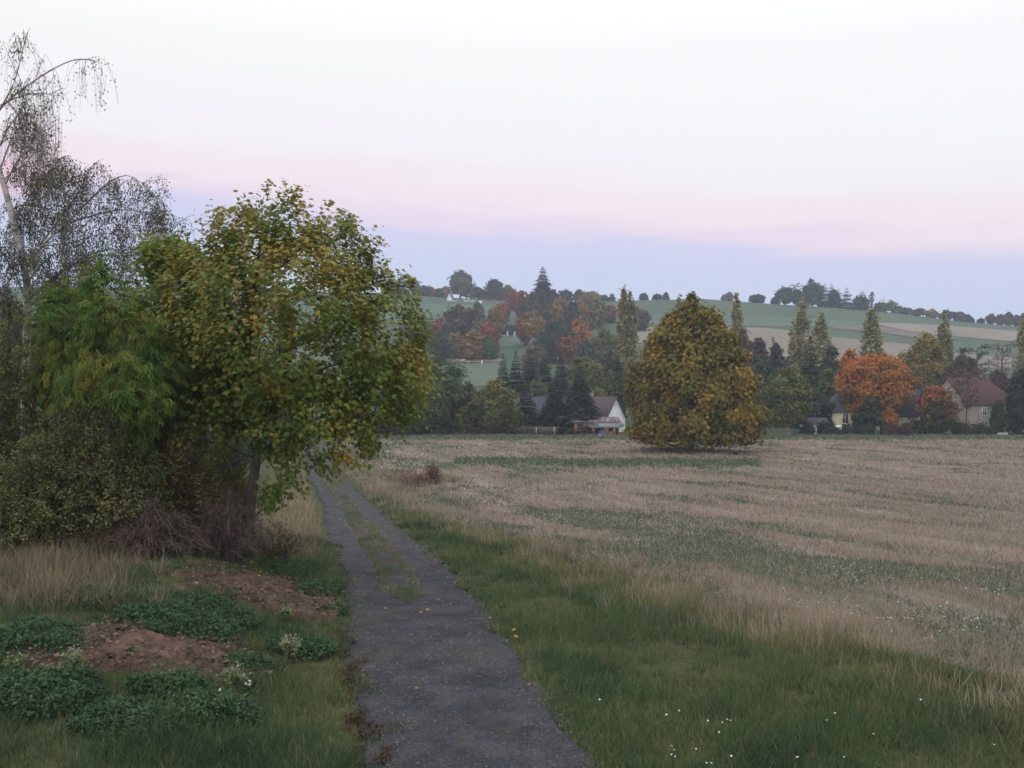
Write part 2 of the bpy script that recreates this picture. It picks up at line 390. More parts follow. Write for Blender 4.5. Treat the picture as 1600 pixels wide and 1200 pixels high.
# strips of farmland on the far hill, draped a hand's breadth over the turf
def hill_patch(name, mat, pts, lift=.25):
    """pts: (px, upper py, lower py) columns; becomes a draped strip of land between the two borders"""
    pts = np.array(pts, float); px = np.linspace(pts[0, 0], pts[-1, 0], 40)
    up = np.interp(px, pts[:, 0], pts[:, 1]); lo = np.interp(px, pts[:, 0], pts[:, 2])
    X = np.zeros((40, 14)); Y = X.copy()
    for i in range(40):
        a = hit(px[i], lo[i], 200.); b = hit(px[i], up[i], 200.)
        for j, t in enumerate(np.linspace(0, 1, 14)): X[i, j] = a[0] * (1 - t) + b[0] * t; Y[i, j] = a[1] * (1 - t) + b[1] * t
    grid_sheet(name, X.T, Y.T, G(X, Y).T + lift, mat)
tan = surf('far_stubble', [(.110, .100, .077), (.145, .126, .100), (.175, .150, .122)], scale=.03, bump=0, stretch=(1, .3, 1))
brown = surf('ploughed_land', [(.085, .07, .058), (.11, .088, .07)], scale=.05, bump=0)
teal = surf('winter_crop', [(.040, .074, .055), (.050, .086, .060), (.060, .094, .066)], scale=.02, bump=0, stretch=(1, .4, 1))
hill_patch('stubble_strip', tan, [(1372, 505, 508), (1420, 506, 518), (1475, 509, 525), (1590, 518, 535), (1700, 526, 546)])
hill_patch('lower_stubble', tan, [(985, 511, 535), (1130, 511, 548), (1200, 513, 556), (1292, 526, 566), (1372, 534, 570), (1425, 539, 571), (1500, 553, 574), (1650, 565, 580)], .22)
hill_patch('ploughed_strip', brown, [(1300, 511, 514), (1372, 509, 520), (1425, 519.5, 528), (1500, 528.5, 531)], .3)
hill_patch('crop_strip', teal, [(980, 493, 509), (1100, 492, 510), (1200, 494, 511), (1300, 500, 511), (1368, 505, 509)], .2)
hill_patch('left_pasture', teal, [(560, 474, 505), (640, 474, 505), (760, 478, 503), (820, 486, 500)], .2)
hill_patch('meadow', surf('meadow', [(.062, .088, .058), (.075, .098, .064)], scale=.05, bump=0), [(690, 569, 600), (735, 568, 604), (785, 567, 604)], .2)
hill_patch('meadow_bank', surf('dry_bank', [(.12, .10, .075), (.18, .14, .11)], scale=.2, bump=0), [(695, 561, 567.5), (735, 562, 567), (785, 561, 566)], .25)
hill_patch('garden_lawn', teal, [(775, 528, 542), (795, 527, 543), (815, 527, 542)], .25)
# ------------------------------------------------------------------ trees
bark = surf('bark', [(.045, .038, .032), (.085, .072, .060), (.12, .105, .09)], scale=5, bump=.8, stretch=(3, 3, .6))
bark_far = surf('grey_bark', [(.05, .045, .04), (.09, .08, .07)], scale=1.5, bump=.2)
bark_pale = surf('pale_bark', [(.22, .20, .17), (.36, .34, .30)], scale=1.2, bump=.2)
def birch_bark():
    m, nt, out = newmat('birch_bark')
    f = noise(nt, 1.6, 5, stretch=(1, 1, 2.2)); f2 = noise(nt, 2.2, 3, stretch=(1.5, 1.5, 9))
    c = ramp_node(nt, nmath(nt, 'ADD', nmath(nt, 'MULTIPLY', f, .55), nmath(nt, 'MULTIPLY', f2, .45)), [(.38, (.07, .06, .055)), (.45, (.24, .225, .22)), (.56, (.42, .40, .395))])
    p = nt.nodes.new('ShaderNodeBsdfPrincipled'); p.inputs['Roughness'].default_value = .8
    nt.links.new(c, p.inputs['Base Color']); nt.links.new(p.outputs[0], out.inputs[0]); return m
birch_m = birch_bark()
twig_m = plain('twig_bark', (.075, .058, .052)); twig_red = plain('red_brown_twig', (.115, .090, .082))
twig_dock = plain('dock_stalk', (.20, .135, .115))
K = {
 'green': leafmat('green_leaves', [(.024, .046, .018), (.050, .090, .026), (.085, .125, .032), (.13, .15, .036)]),
 'dkgreen': leafmat('dark_green_leaves', [(.018, .030, .020), (.032, .050, .028), (.052, .070, .034), (.075, .085, .040)]),
 'olive': leafmat('olive_leaves', [(.040, .054, .018), (.080, .098, .026), (.13, .135, .032), (.20, .17, .036)]),
 'gold': leafmat('golden_brown_leaves', [(.048, .062, .016), (.115, .112, .020), (.205, .152, .024), (.32, .185, .028)]),
 'ochre': leafmat('ochre_leaves', [(.065, .062, .025), (.16, .11, .032), (.26, .155, .04), (.36, .19, .05)]),
 'orange': leafmat('orange_leaves', [(.08, .065, .018), (.24, .13, .022), (.42, .15, .026), (.44, .10, .034)]),
 'red': leafmat('red_leaves', [(.07, .035, .022), (.15, .055, .034), (.25, .074, .042), (.33, .10, .05)]),
 'redgreen': leafmat('red_topped_green_leaves', [(.030, .044, .018), (.055, .068, .022), (.13, .070, .026), (.38, .085, .036)]),
 'brown': leafmat('brown_leaves', [(.040, .034, .026), (.075, .058, .040), (.11, .080, .050), (.15, .10, .058)]),
 'purple': leafmat('purple_brown_leaves', [(.030, .024, .026), (.060, .044, .044), (.090, .060, .055), (.12, .075, .062)]),
 'greygreen': leafmat('grey_green_leaves', [(.045, .055, .038), (.085, .098, .062), (.125, .138, .085), (.165, .172, .105)]),
 'poplar': leafmat('poplar_leaves', [(.115, .125, .05), (.18, .18, .07), (.25, .235, .09), (.33, .29, .115)]),
 'spruce': leafmat('spruce_needles', [(.012, .022, .018), (.022, .036, .026), (.036, .054, .036), (.055, .07, .045)], trans=.1),
 'dark': leafmat('dark_blue_green_leaves', [(.016, .024, .020), (.028, .040, .030), (.042, .055, .038), (.06, .07, .045)]),
}
PROF = {
 'round': ([0, .08, .25, .5, .75, .9, 1], [.45, .68, .92, 1, .84, .55, .15]),
 'dome': ([0, .08, .25, .5, .75, .9, 1], [.8, .95, 1, .96, .76, .5, .15]),
 'oak': ([0, .06, .2, .35, .5, .6, .755, .86, .94, 1], [.86, 1, 1, .96, .88, .80, .61, .45, .27, .05]),
 'column': ([0, .1, .35, .6, .8, .92, 1], [.6, .85, 1, .93, .72, .48, .16]),
 'spread': ([0, .2, .5, .75, .9, 1], [.35, .75, 1, .95, .7, .25]),
 'cone': ([0, .1, .4, .7, 1], [.8, 1, .75, .42, .05]),
}
def place(px, Y, ytop):
    """base point on the ground and height of a tree seen at column px, at distance Y (or standing at image row -Y)"""
    if Y < 0:
        h = hit(px, -Y, 60.); X, Yd = h[0], h[1]
    else:
        Yd = Y; X = ray(px, 560)[0] / ray(px, 560)[1] * Y
    zb_ = float(G(X, Yd)) - .15
    top = at(px, ytop, Yd)[2]
    return np.array([X, Yd, zb_]), max(top - zb_, 1.2)
def crown_tree(name, label, cat, px, ytop, wpx, Y, mat, prof='round', lo=.12, nc=None, nl=None, ls=None, seed=0, group=None,
               tr=None, tmat=None, zs=.8, rcf=.27, airy=0., grad=0., stems=1, wob=.18, lean=0.):
    r = np.random.default_rng(seed * 17 + int(px) * 3 + int(ytop))
    b, H = place(px, Y, ytop); Yd = b[1]
    R = wpx / 2 / FPX * Yd
    e = empty(name, b, label, cat, group)
    px_m = FPX / Yd * .64                         # final-picture pixels per metre
    ls = ls or max(2.0 / px_m, .16)
    rc = R * rcf
    Hc = H * (1 - lo)
    if nc is None: nc = int(np.clip(20 + (R * Hc) / (rc * rc) * 1.9, 18, 190))
    if nl is None: nl = int(np.clip(1.7 * (rc / ls) ** 2 * 6, 14, 105))
    t = r.beta(1.15, 1.2, nc * 2); rr = np.interp(t, *PROF[prof])
    kp = r.random(nc * 2) < .25 + .75 * rr; t, rr = t[kp][:nc], rr[kp][:nc]; n = len(t)
    ang = r.random(n) * 2 * pi
    rad = np.sqrt(r.random(n) * .75 + .25) * np.maximum(rr * R - rc * .62, .05 * R)
    rad *= 1 + wob * np.sin(ang * 2 + seed) * np.cos(t * 7 + seed)
    C = np.stack([rad * np.cos(ang), rad * np.sin(ang), H * lo + t * (Hc - rc * zs * .8) + rc * zs * .2], -1)
    far_ = r.random(n) < .10; C[far_, :2] *= r.uniform(1.08, 1.30, (far_.sum(), 1)); up_ = r.random(n) < .06; C[up_, 2] += rc * r.uniform(.3, .8, up_.sum())
    C[:, 0] += lean * C[:, 2]
    crc = rc * (.6 + .7 * r.random(n)) * (.45 + .55 * rr)
    ct = r.random(n)
    k = int(nl * (1 - airy))
    D = rdir(r, n * k); u = r.random((n * k, 1)) ** .45
    base = np.repeat(C, k, 0); cr_ = np.repeat(crc, k)[:, None]
    P = base + D * u * cr_ * np.array([1, 1, zs]) * (.9 + .45 * np.abs(r.normal(size=(n * k, 1))) ** 1.5)
    gk = P[:, 2] > H * lo * .75 + .25; P, D, base = P[gk], D[gk], base[gk]; ctk = np.repeat(ct, k)[gk]; m_n = len(P)
    out = unit(P - np.array([0, 0, H * (lo + .3)]))
    nrm = unit(D * .6 + out * .5 + rdir(r, m_n) * .6 + np.array([0, 0, .25]))
    al = unit(np.cross(nrm, rdir(r, m_n)) + np.array([0, 0, -.25]))
    tint = np.clip(.5 * ctk + .5 * r.random(m_n) + grad * ((P[:, 2] / H) - .55), 0, 1)
    mb = MB(); scatter(mb, L_QUAD if px_m < 9 else L_DIA, P, al, nrm, ls * (.7 + .6 * r.random(m_n)) * (1 if px_m < 9 else 1.3), tint)
    # trunk and boughs
    tr = tr or max(H * .018, .9 / px_m)
    tb = MB(); zt = H * (lo + (1 - lo) * .75)
    for s_ in range(stems):
        off = np.array([(s_ - (stems - 1) / 2) * R * .3, 0, 0])
        z = np.linspace(-.2, zt, 7); w = np.cumsum(r.normal(size=(7, 2)) * R * .03, 0)
        TP = np.stack([w[:, 0] + off[0] * (.4 + z / zt), w[:, 1], z], -1); TP[:, 0] += lean * z
        tb.tube(TP, np.linspace(tr, tr * .25, 7) * np.array([1.35, 1, 1, 1, 1, 1, 1]), 7 if px_m > 6 else 5)
        for i in r.permutation(n)[:min(n, 26 if px_m > 5 else 9)]:
            zz = np.clip(C[i, 2] - rad[i] * .8, H * min(lo, .15), zt); a = np.array([np.interp(zz, TP[:, 2], TP[:, 0]), np.interp(zz, TP[:, 2], TP[:, 1]), zz])
            m_ = a * .45 + C[i] * .55 + np.array([0, 0, -.08 * rad[i]])
            tb.tube(np.array([a, m_, C[i]]), [tr * .4, tr * .26, tr * .08], 4)
    tb.build('trunk', tmat or bark_far, e, smooth=True)
    mb.build('crown', K[mat] if isinstance(mat, str) else mat, e)
    return e
def spruce(name, label, cat, px, ytop, wpx, Y, seed=0, mat='spruce', group=None, lo=.06, droop=.35, airy=0., irr=.2):
    wpx = wpx * 1.35
    r = np.random.default_rng(seed * 31 + int(px)); b, H = place(px, Y, ytop); Yd = b[1]; R = wpx / 2 / FPX * Yd
    e = empty(name, b, label, cat, group); px_m = FPX / Yd * .64
    tb = MB(); tb.tube([(0, 0, -.2), (0, 0, H * .5), (0, 0, H * .98)], [max(H * .014, .6 / px_m), H * .009, .02], 6); tb.build('trunk', bark_far, e)
    nlv = int(np.clip(H / max(.5, 1.8 / px_m), 11, 34)); mb = MB()
    Ps, As, Ns, Ss, Ts = [], [], [], [], []
    for i in range(nlv):
        f = (i + .5 * r.random()) / nlv; z = H * (lo + (1 - lo) * f)
        L = R * (1 - f) ** .78 * (1 + irr * (r.random() - .5)) + .025 * H * (1 - f)
        nb = max(5, int((13 - 6 * f) * (1 - airy)))
        for a in np.arange(nb) * 2 * pi / nb + r.random() * 6:
            l = L * (.75 + .4 * r.random()); d = np.array([cos(a), sin(a), 0]); side = np.array([-sin(a), cos(a), 0])
            ns = max(3, int(l * px_m / 2.0)); ns = min(ns, 12)
            for s_ in (np.arange(ns) + .5) / ns:
                p = np.array([0, 0, z]) + d * l * s_ + np.array([0, 0, -droop * l * s_ ** 1.6 + .12 * l * max(0, s_ - .7)])
                w = .50 * l * (1.1 - s_) + max(.12, 1.0 / px_m)
                for sg in (-1, 1):
                    Ps.append(p); As.append(d * .75 + sg * side * .8 + np.array([0, 0, -.35 + .2 * r.random()])); Ns.append((r.normal() * .35, r.normal() * .35, 1.0)); Ss.append(w * 1.2); Ts.append(r.random())
    top = 10
    for i in range(top):
        Ps.append(np.array([0, 0, H * (.93 + .06 * i / top)])); As.append(r.normal(size=3) * .5 + np.array([0, 0, 1.])); Ns.append(r.normal(size=3)); Ss.append(H * .03); Ts.append(.5)
    scatter(mb, L_DIA, np.array(Ps), np.array(As), np.array(Ns), np.array(Ss), np.array(Ts), width=np.array(Ss) * .8)
    mb.build('crown', K[mat], e); return e
def bare_tree(name, label, cat, px, ytop, wpx, Y, seed=0, mat=None, group=None, nleaf=120, lmat='brown', flat=False, lo=.3):
    r = np.random.default_rng(seed + int(px)); b, H = place(px, Y, ytop); Yd = b[1]; R = wpx / 2 / FPX * Yd
    e = empty(name, b, label, cat, group); px_m = FPX / Yd * .64; tb = MB(); tips = []
    tr = max(H * .014, .5 / px_m)
    tb.tube([(0, 0, -.2), (r.normal() * .1, 0, H * .5), (0, 0, H * .97)], [tr * 1.3, tr, .3 * tr], 6)
    for i in range(16):
        f = lo + (1 - lo) * (i + .5) / 16; z = H * f; a = i * 2.4 + r.random()
        L = R * (1.0 if flat else math.sqrt(max(.08, 1 - abs(2 * (f - lo) / (1 - lo) - .8) ** 2))) * (.6 + .5 * r.random()); d = np.array([cos(a), sin(a), .1 if flat else .75])
        p = np.array([0, 0, z]); P = [p + d * L * q + np.array([0, 0, .1 * L * q * q]) for q in (0, .35, .7, 1.0)]
        P = [q_ * np.array([1, 1, 1]) for q_ in P]; P = [np.array([q_[0], q_[1], min(q_[2], H)]) for q_ in P]
        tb.tube(P, [tr * .5, tr * .36, tr * .24, tr * .1], 4)
        for j in range(6):
            q = P[1 + j % 3]; d2 = unit(d * .8 + r.normal(size=3) * .7 + np.array([0, 0, .2])); l2 = L * .35 * (.6 + r.random() * .6)
            en = q + d2 * l2; en[2] = min(en[2], H); tb.tube(np.array([q, (q + en) / 2 + r.normal(size=3) * .05 * l2, en]), [tr * .22, tr * .15, tr * .07], 3); tips.append(en); tips.append((q + en) / 2)
    tb.build('trunk', mat or twig_m, e)
    tips = np.array(tips); k = max(1, nleaf * 4 // len(tips)); P = np.repeat(tips, k, 0) + r.normal(size=(len(tips) * k, 3)) * R * .09
    mb = MB(); scatter(mb, L_DIA, P, rdir(r, len(P)), rdir(r, len(P)), max(1.5 / px_m, .1), r.random(len(P))); mb.build('crown', K[lmat], e)
    return e

T, S, B = crown_tree, spruce, bare_tree
# --- the big tree alone in the field
T('lone_tree', 'big solitary golden-brown tree standing alone in the stubble field', 'tree', 1083, 463, 224, 118, 'gold', 'oak', lo=.065, nc=430, nl=135, ls=.32, rcf=.13, seed=4, tr=.55, tmat=bark, zs=.85, wob=.08)
# --- trees along the far edge of the field and round the houses
edge = 'trees along the far edge of the field'
T('leafy_tree', 'green tree with slim pale twin stems at the field edge beside the maple', 'tree', 682, 556, 104, 168, 'green', 'spread', lo=.12, group=edge, stems=2, tr=.16, tmat=bark_pale, seed=1)
T('leafy_tree', 'green tree at the field edge half hidden behind the maple crown', 'tree', 622, 566, 80, 170, 'green', 'round', lo=.15, group=edge, seed=2)
T('bushy_tree', 'rounded green tree with yellowing top left of the dark spruces', 'tree', 773, 590, 84, 167, 'olive', 'dome', lo=.05, group=edge, seed=3, grad=.5)
T('bush', 'brownish dim bush between the twin-stemmed tree and the rounded olive tree', 'bush', 733, 598, 44, 171, 'brown', 'dome', lo=.02, seed=31)
T('bush', 'dark green bush filling the gap left of the rounded olive tree', 'bush', 722, 612, 50, 173, 'dkgreen', 'dome', lo=.02, seed=32)
T('shrub', 'small yellow-green shrub between the two rounded trees at the field edge', 'shrub', 723, 632, 30, 167, 'olive', 'dome', lo=.02, seed=4, grad=.2)
for px, yt, w, Y, l in ((786, 553, 34, 205, 'dark spruce at the left end of the spruce row above the barn roof'), (806, 547, 34, 208, 'dark spruce second from the left in the row above the barn roof'),
                        (828, 548, 36, 204, 'dark spruce in the middle of the row above the barn roof'), (852, 551, 36, 210, 'dark spruce fourth in the row above the barn roof'),
                        (876, 552, 34, 214, 'dark spruce at the right end of the row, beside the broad olive tree'),
                        (822, 592, 34, 176, 'dark narrow spruce in front of the left end of the barn roof'), (868, 588, 46, 177, 'broad dark spruce just right of the barn roof'),
                        (906, 571, 56, 174, 'tall dense spruce beside the white gabled house')):
    S('spruce', l, 'spruce', px, yt, w * 1.2, Y, seed=int(px), group='spruces near the houses')
T('leafy_tree', 'broad green-olive tree behind the tall spruce by the white house', 'tree', 915, 556, 108, 222, 'olive', 'dome', lo=.1, group=edge, seed=7)
T('shrub', 'small light olive tree peeping over the barn roof', 'tree', 842, 585, 36, 196, 'greygreen', 'round', lo=.1, seed=8)
T('leafy_tree', 'dark green tree between the broad olive tree and the lone tree', 'tree', 960, 560, 60, 226, 'dkgreen', 'round', lo=.08, group=edge, seed=9)
T('leafy_tree', 'olive rounded tree with pale trunk just right of the lone tree', 'tree', 1230, 571, 86, 166, 'olive', 'round', lo=.17, group=edge, seed=10, tr=.22, tmat=bark_pale)
T('leafy_tree', 'deep green tree behind the olive tree with the pale trunk', 'tree', 1293, 572, 62, 186, 'green', 'dome', lo=.03, group=edge, seed=11)
T('leafy_tree', 'dull green tree in front of the pair of poplars', 'tree', 1299, 538, 46, 208, 'dkgreen', 'round', lo=.05, group=edge, seed=12)
S('spruce', 'dark blue-green spruce standing before the pair of poplars', 'spruce', 1266, 524, 52, 197, seed=13, droop=.2, irr=.5)
T('maple', 'orange-red tree beyond the big orange maple, left of a poplar', 'tree', 1328, 541, 40, 206, 'orange', 'round', lo=.1, seed=14, grad=.3)
T('maple', 'big flaming orange maple over the yellow house', 'tree', 1370, 549, 118, 174, 'orange', 'spread', lo=.14, seed=15, grad=.35, rcf=.17, nc=150, nl=110)
T('shrub', 'dark green bush in front of the yellow house under the orange maple', 'shrub', 1358, 620, 44, 168, 'dkgreen', 'dome', lo=.02, seed=16)
T('shrub', 'small orange bush at the foot of the orange maple', 'shrub', 1390, 634, 32, 169, 'orange', 'dome', lo=.02, seed=17)
T('leafy_tree', 'golden-topped rounded tree behind the red roofed house', 'tree', 1446, 517, 76, 222, 'gold', 'dome', lo=.06, group=edge, seed=18, grad=.3)
T('leafy_tree', 'dark green tree under the golden-topped tree', 'tree', 1424, 568, 50, 204, 'dkgreen', 'dome', lo=.03, group=edge, seed=19)
T('leafy_tree', 'brownish red tree rising behind the red roof', 'tree', 1506, 547, 58, 212, 'brown', 'round', lo=.05, group=edge, seed=20, grad=.3)
B('bare_tree', 'thin half-bare pine with flat dark boughs above the red roof', 'tree', 1527, 541, 34, 205, seed=21, flat=True, lmat='dark', nleaf=420)
B('bare_tree', 'bare spreading larch above the right end of the red roof', 'tree', 1566, 538, 52, 208, seed=22, flat=True, nleaf=320, lmat='purple')
T('shrub', 'rounded shrub with flaming red top in front of the red roofed house', 'shrub', 1465, 602, 68, 167, 'redgreen', 'dome', lo=.02, seed=23, grad=.95)
T('slender_tree', 'thin dark tree with sparse leaves standing before the red roofed house', 'tree', 1513, 568, 62, 167, 'brown', 'spread', lo=.40, airy=.82, nc=26, seed=24, tr=.16)
T('shrub', 'narrow dark green shrub against the grey wall of the red roofed house', 'shrub', 1561, 622, 22, 168, 'dkgreen', 'column', lo=.02, seed=25)
T('leafy_tree', 'dark tall tree at the right edge beside the red roofed house', 'tree', 1598, 572, 54, 170, 'dark', 'dome', lo=.02, group=edge, seed=26)
T('leafy_tree', 'dim purple-brown tree behind the larch at the right end of the red roof', 'tree', 1560, 575, 50, 200, 'purple', 'dome', lo=.02, group=edge, seed=27)
T('leafy_tree', 'dark shady tree behind the small yellow shed', 'tree', 1275, 612, 70, 178, 'dark', 'dome', lo=.02, group=edge, seed=28)
for px, yt, w, Y, m, l in ((1160, 511, 40, 244, 'brown', 'brown tree half hidden right of the lone tree, below the thin poplar'), (1186, 522, 40, 236, 'purple', 'purple-brown tree in the belt right of the lone tree'),
                           (1213, 534, 44, 230, 'purple', 'dusky brown tree left of the first poplar pair'), (1240, 536, 36, 238, 'brown', 'dull brown tree at the foot of the poplar pair'),
                           (1195, 560, 60, 200, 'dkgreen', 'dark green tree low behind the right side of the lone tree'), (1165, 552, 50, 214, 'dark', 'dark tree low behind the lone tree, next to a brown one')):
    T('leafy_tree', l, 'tree', px, yt, w, Y, m, 'dome', lo=.03, seed=int(px), group='dusky trees beyond the field')
S('spruce', 'little dark spruce tip above the brown trees left of the poplar pair', 'spruce', 1208, 526, 16, 228, seed=5)
S('spruce', 'small dark spruce tip next to the lone tree above brown crowns', 'spruce', 1196, 536, 14, 226, seed=6)
# --- poplars
pop = 'tall columnar poplars in the valley'
for px, yt, w, Y, l, k in ((974, 444, 22, 245, 'tall slim poplar with two tips left of the lone tree', dict(tmat=bark_pale)), (984, 449, 20, 247, 'slightly shorter poplar close beside the slim two-tipped one', dict(tmat=bark_pale)),
                           (1061, 456, 18, 250, 'poplar whose tip shows just above the lone tree', {}), (1150, 453, 20, 246, 'thin poplar alone against the green hill right of the lone tree', {}),
                           (1252, 463, 30, 232, 'taller poplar of the pair above the dark spruce', dict(tmat=bark_pale)), (1283, 487, 34, 228, 'shorter bushier poplar of the pair above the dark spruce', dict(tmat=bark_pale)),
                           (1361, 478, 32, 230, 'single broad poplar standing above the orange maple', {}), (1475, 484, 22, 240, 'slim poplar behind the golden-topped tree', {}),
                           (1599, 490, 26, 226, 'poplar cut by the right edge of the picture', {})):
    T('poplar', l, 'poplar', px, yt, w * 1.22, Y, 'poplar', 'column', lo=.08, zs=2.6, rcf=.30, nc=110, nl=34, wob=.4, seed=int(px), group=pop, tr=.28, **k)
# --- woods on the slope
slope = 'autumn trees on the far slope'
for row in ((848, 452, 40, -505, 'dark', 'dome', 'dark bulky tree wrapped round the foot of the tall ridge spruce'), (866, 455, 26, -500, 'dark', 'round', 'dark tree on the right shoulder of the tall ridge spruce'),
            (832, 455, 26, -505, 'brown', 'round', 'brown tree left of the tall ridge spruce'), (815, 453, 26, -497, 'red', 'round', 'dull red tree two crowns left of the tall ridge spruce'),
            (800, 452, 22, -485, 'red', 'round', 'bright red small tree on the ridge beside the olive one'), (822, 470, 28, -520, 'dkgreen', 'round', 'dark green tree below the dull red ridge tree'),
            (783, 472, 30, -508, 'red', 'dome', 'deep crimson maple on the slope below the ridge'), (772, 479, 32, -535, 'ochre', 'round', 'orange-brown tree touching the crimson maple'),
            (876, 464, 34, -515, 'ochre', 'round', 'orange-brown tree right below the tall ridge spruce'), (894, 470, 24, -518, 'dkgreen', 'round', 'slim dark tree between two orange-brown crowns'),
            (908, 466, 30, -515, 'ochre', 'round', 'pale orange tree left of the wide olive crown on the slope'), (926, 461, 50, -512, 'olive', 'dome', 'wide olive crown on the upper slope left of the poplars'),
            (953, 475, 24, -505, 'red', 'round', 'bright orange-red tree just left of the slim poplars'), (992, 478, 26, -508, 'brown', 'round', 'brownish tree just right of the slim poplars'),
            (1003, 482, 26, -508, 'brown', 'dome', 'dull brown bush on the slope between poplars and lone tree'), (999, 498, 28, -517, 'dark', 'dome', 'dark low bush on the grassy slope left of the lone tree'),
            (820, 489, 28, -540, 'red', 'round', 'red tree touching the white-stemmed birch on the slope'), (864, 499, 66, -565, 'dark', 'dome', 'large dark green tree in the middle of the slope'),
            (905, 496, 34, -545, 'orange', 'round', 'orange-red tree right of the large dark slope tree'), (888, 524, 34, -570, 'red', 'round', 'low red tree at the right foot of the large dark slope tree'),
            (944, 510, 54, -580, 'olive', 'dome', 'olive-gold rounded tree low on the slope near the poplars'), (915, 530, 40, -585, 'dkgreen', 'dome', 'dark green tree below the orange-red slope tree'),
            (968, 530, 44, -590, 'dkgreen', 'dome', 'dark green tree at the foot of the slim poplars'), (836, 538, 46, -590, 'brown', 'dome', 'brown tree just above the spruce row'),
            (717, 475, 46, -530, 'brown', 'round', 'brown-olive tree at the top of the red and gold clump'), (733, 480, 26, -530, 'purple', 'round', 'purple-brown tree at the top of the red and gold clump'),
            (687, 495, 30, -540, 'red', 'round', 'rust red tree at the left of the red and gold clump'), (700, 505, 40, -555, 'dkgreen', 'dome', 'dark green tree inside the red and gold clump'),
            (761, 501, 38, -555, 'red', 'round', 'strong dark red tree at the right of the red and gold clump'), (771, 530, 18, -556, 'red', 'round', 'small red tree at the right foot of the red and gold clump'),
            (712, 517, 30, -561, 'ochre', 'dome', 'orange-yellow tree at the lower left of the red and gold clump'), (738, 514, 42, -562, 'ochre', 'dome', 'yellow-orange tree at the lower middle of the red and gold clump'),
            (762, 526, 32, -562, 'green', 'dome', 'plain green tree at the lower right of the red and gold clump'), (752, 495, 34, -545, 'greygreen', 'round', 'grey-green tree in the centre of the red and gold clump'),
            (648, 484, 40, -530, 'greygreen', 'round', 'grey-green tree on the slope just beyond the maple crown'), (666, 508, 34, -560, 'dark', 'dome', 'dark tree low on the slope just beyond the maple crown'),
            (690, 522, 30, -566, 'dark', 'dome', 'dark green tree at the left foot of the red and gold clump'), (650, 535, 60, -575, 'dkgreen', 'dome', 'large dim green tree partly covered by the maple crown')):
    px, yt, w, by, m, pr, l = row
    T('autumn_tree', l, 'tree', px, yt, w, by, m, pr, lo=.08, group=slope, seed=int(px + yt), grad=.2)
T('birch', 'birch on the slope with a bright white forked stem and thin ochre leaves', 'birch', 832, 482, 42, -545, 'ochre', 'round', lo=.3, airy=.55, seed=3, tmat=bark_pale, stems=2, tr=.55)
T('birch', 'thin pale-stemmed birch among the orange trees near the poplars', 'birch', 917, 494, 28, -540, 'greygreen', 'round', lo=.35, airy=.5, seed=4, tmat=bark_pale, stems=2, tr=.4)
T('birch', 'grey birch with pale stem poking above the red and gold clump', 'birch', 747, 469, 22, -530, 'greygreen', 'column', lo=.25, airy=.5, seed=5, tmat=bark_pale, tr=.4)
S('spruce', 'small spruce at the upper left of the red and gold clump', 'spruce', 673, 489, 15, -520, seed=2)
S('spruce', 'tiny spruce beside the rust red tree of the clump', 'spruce', 685, 489, 11, -515, seed=3)
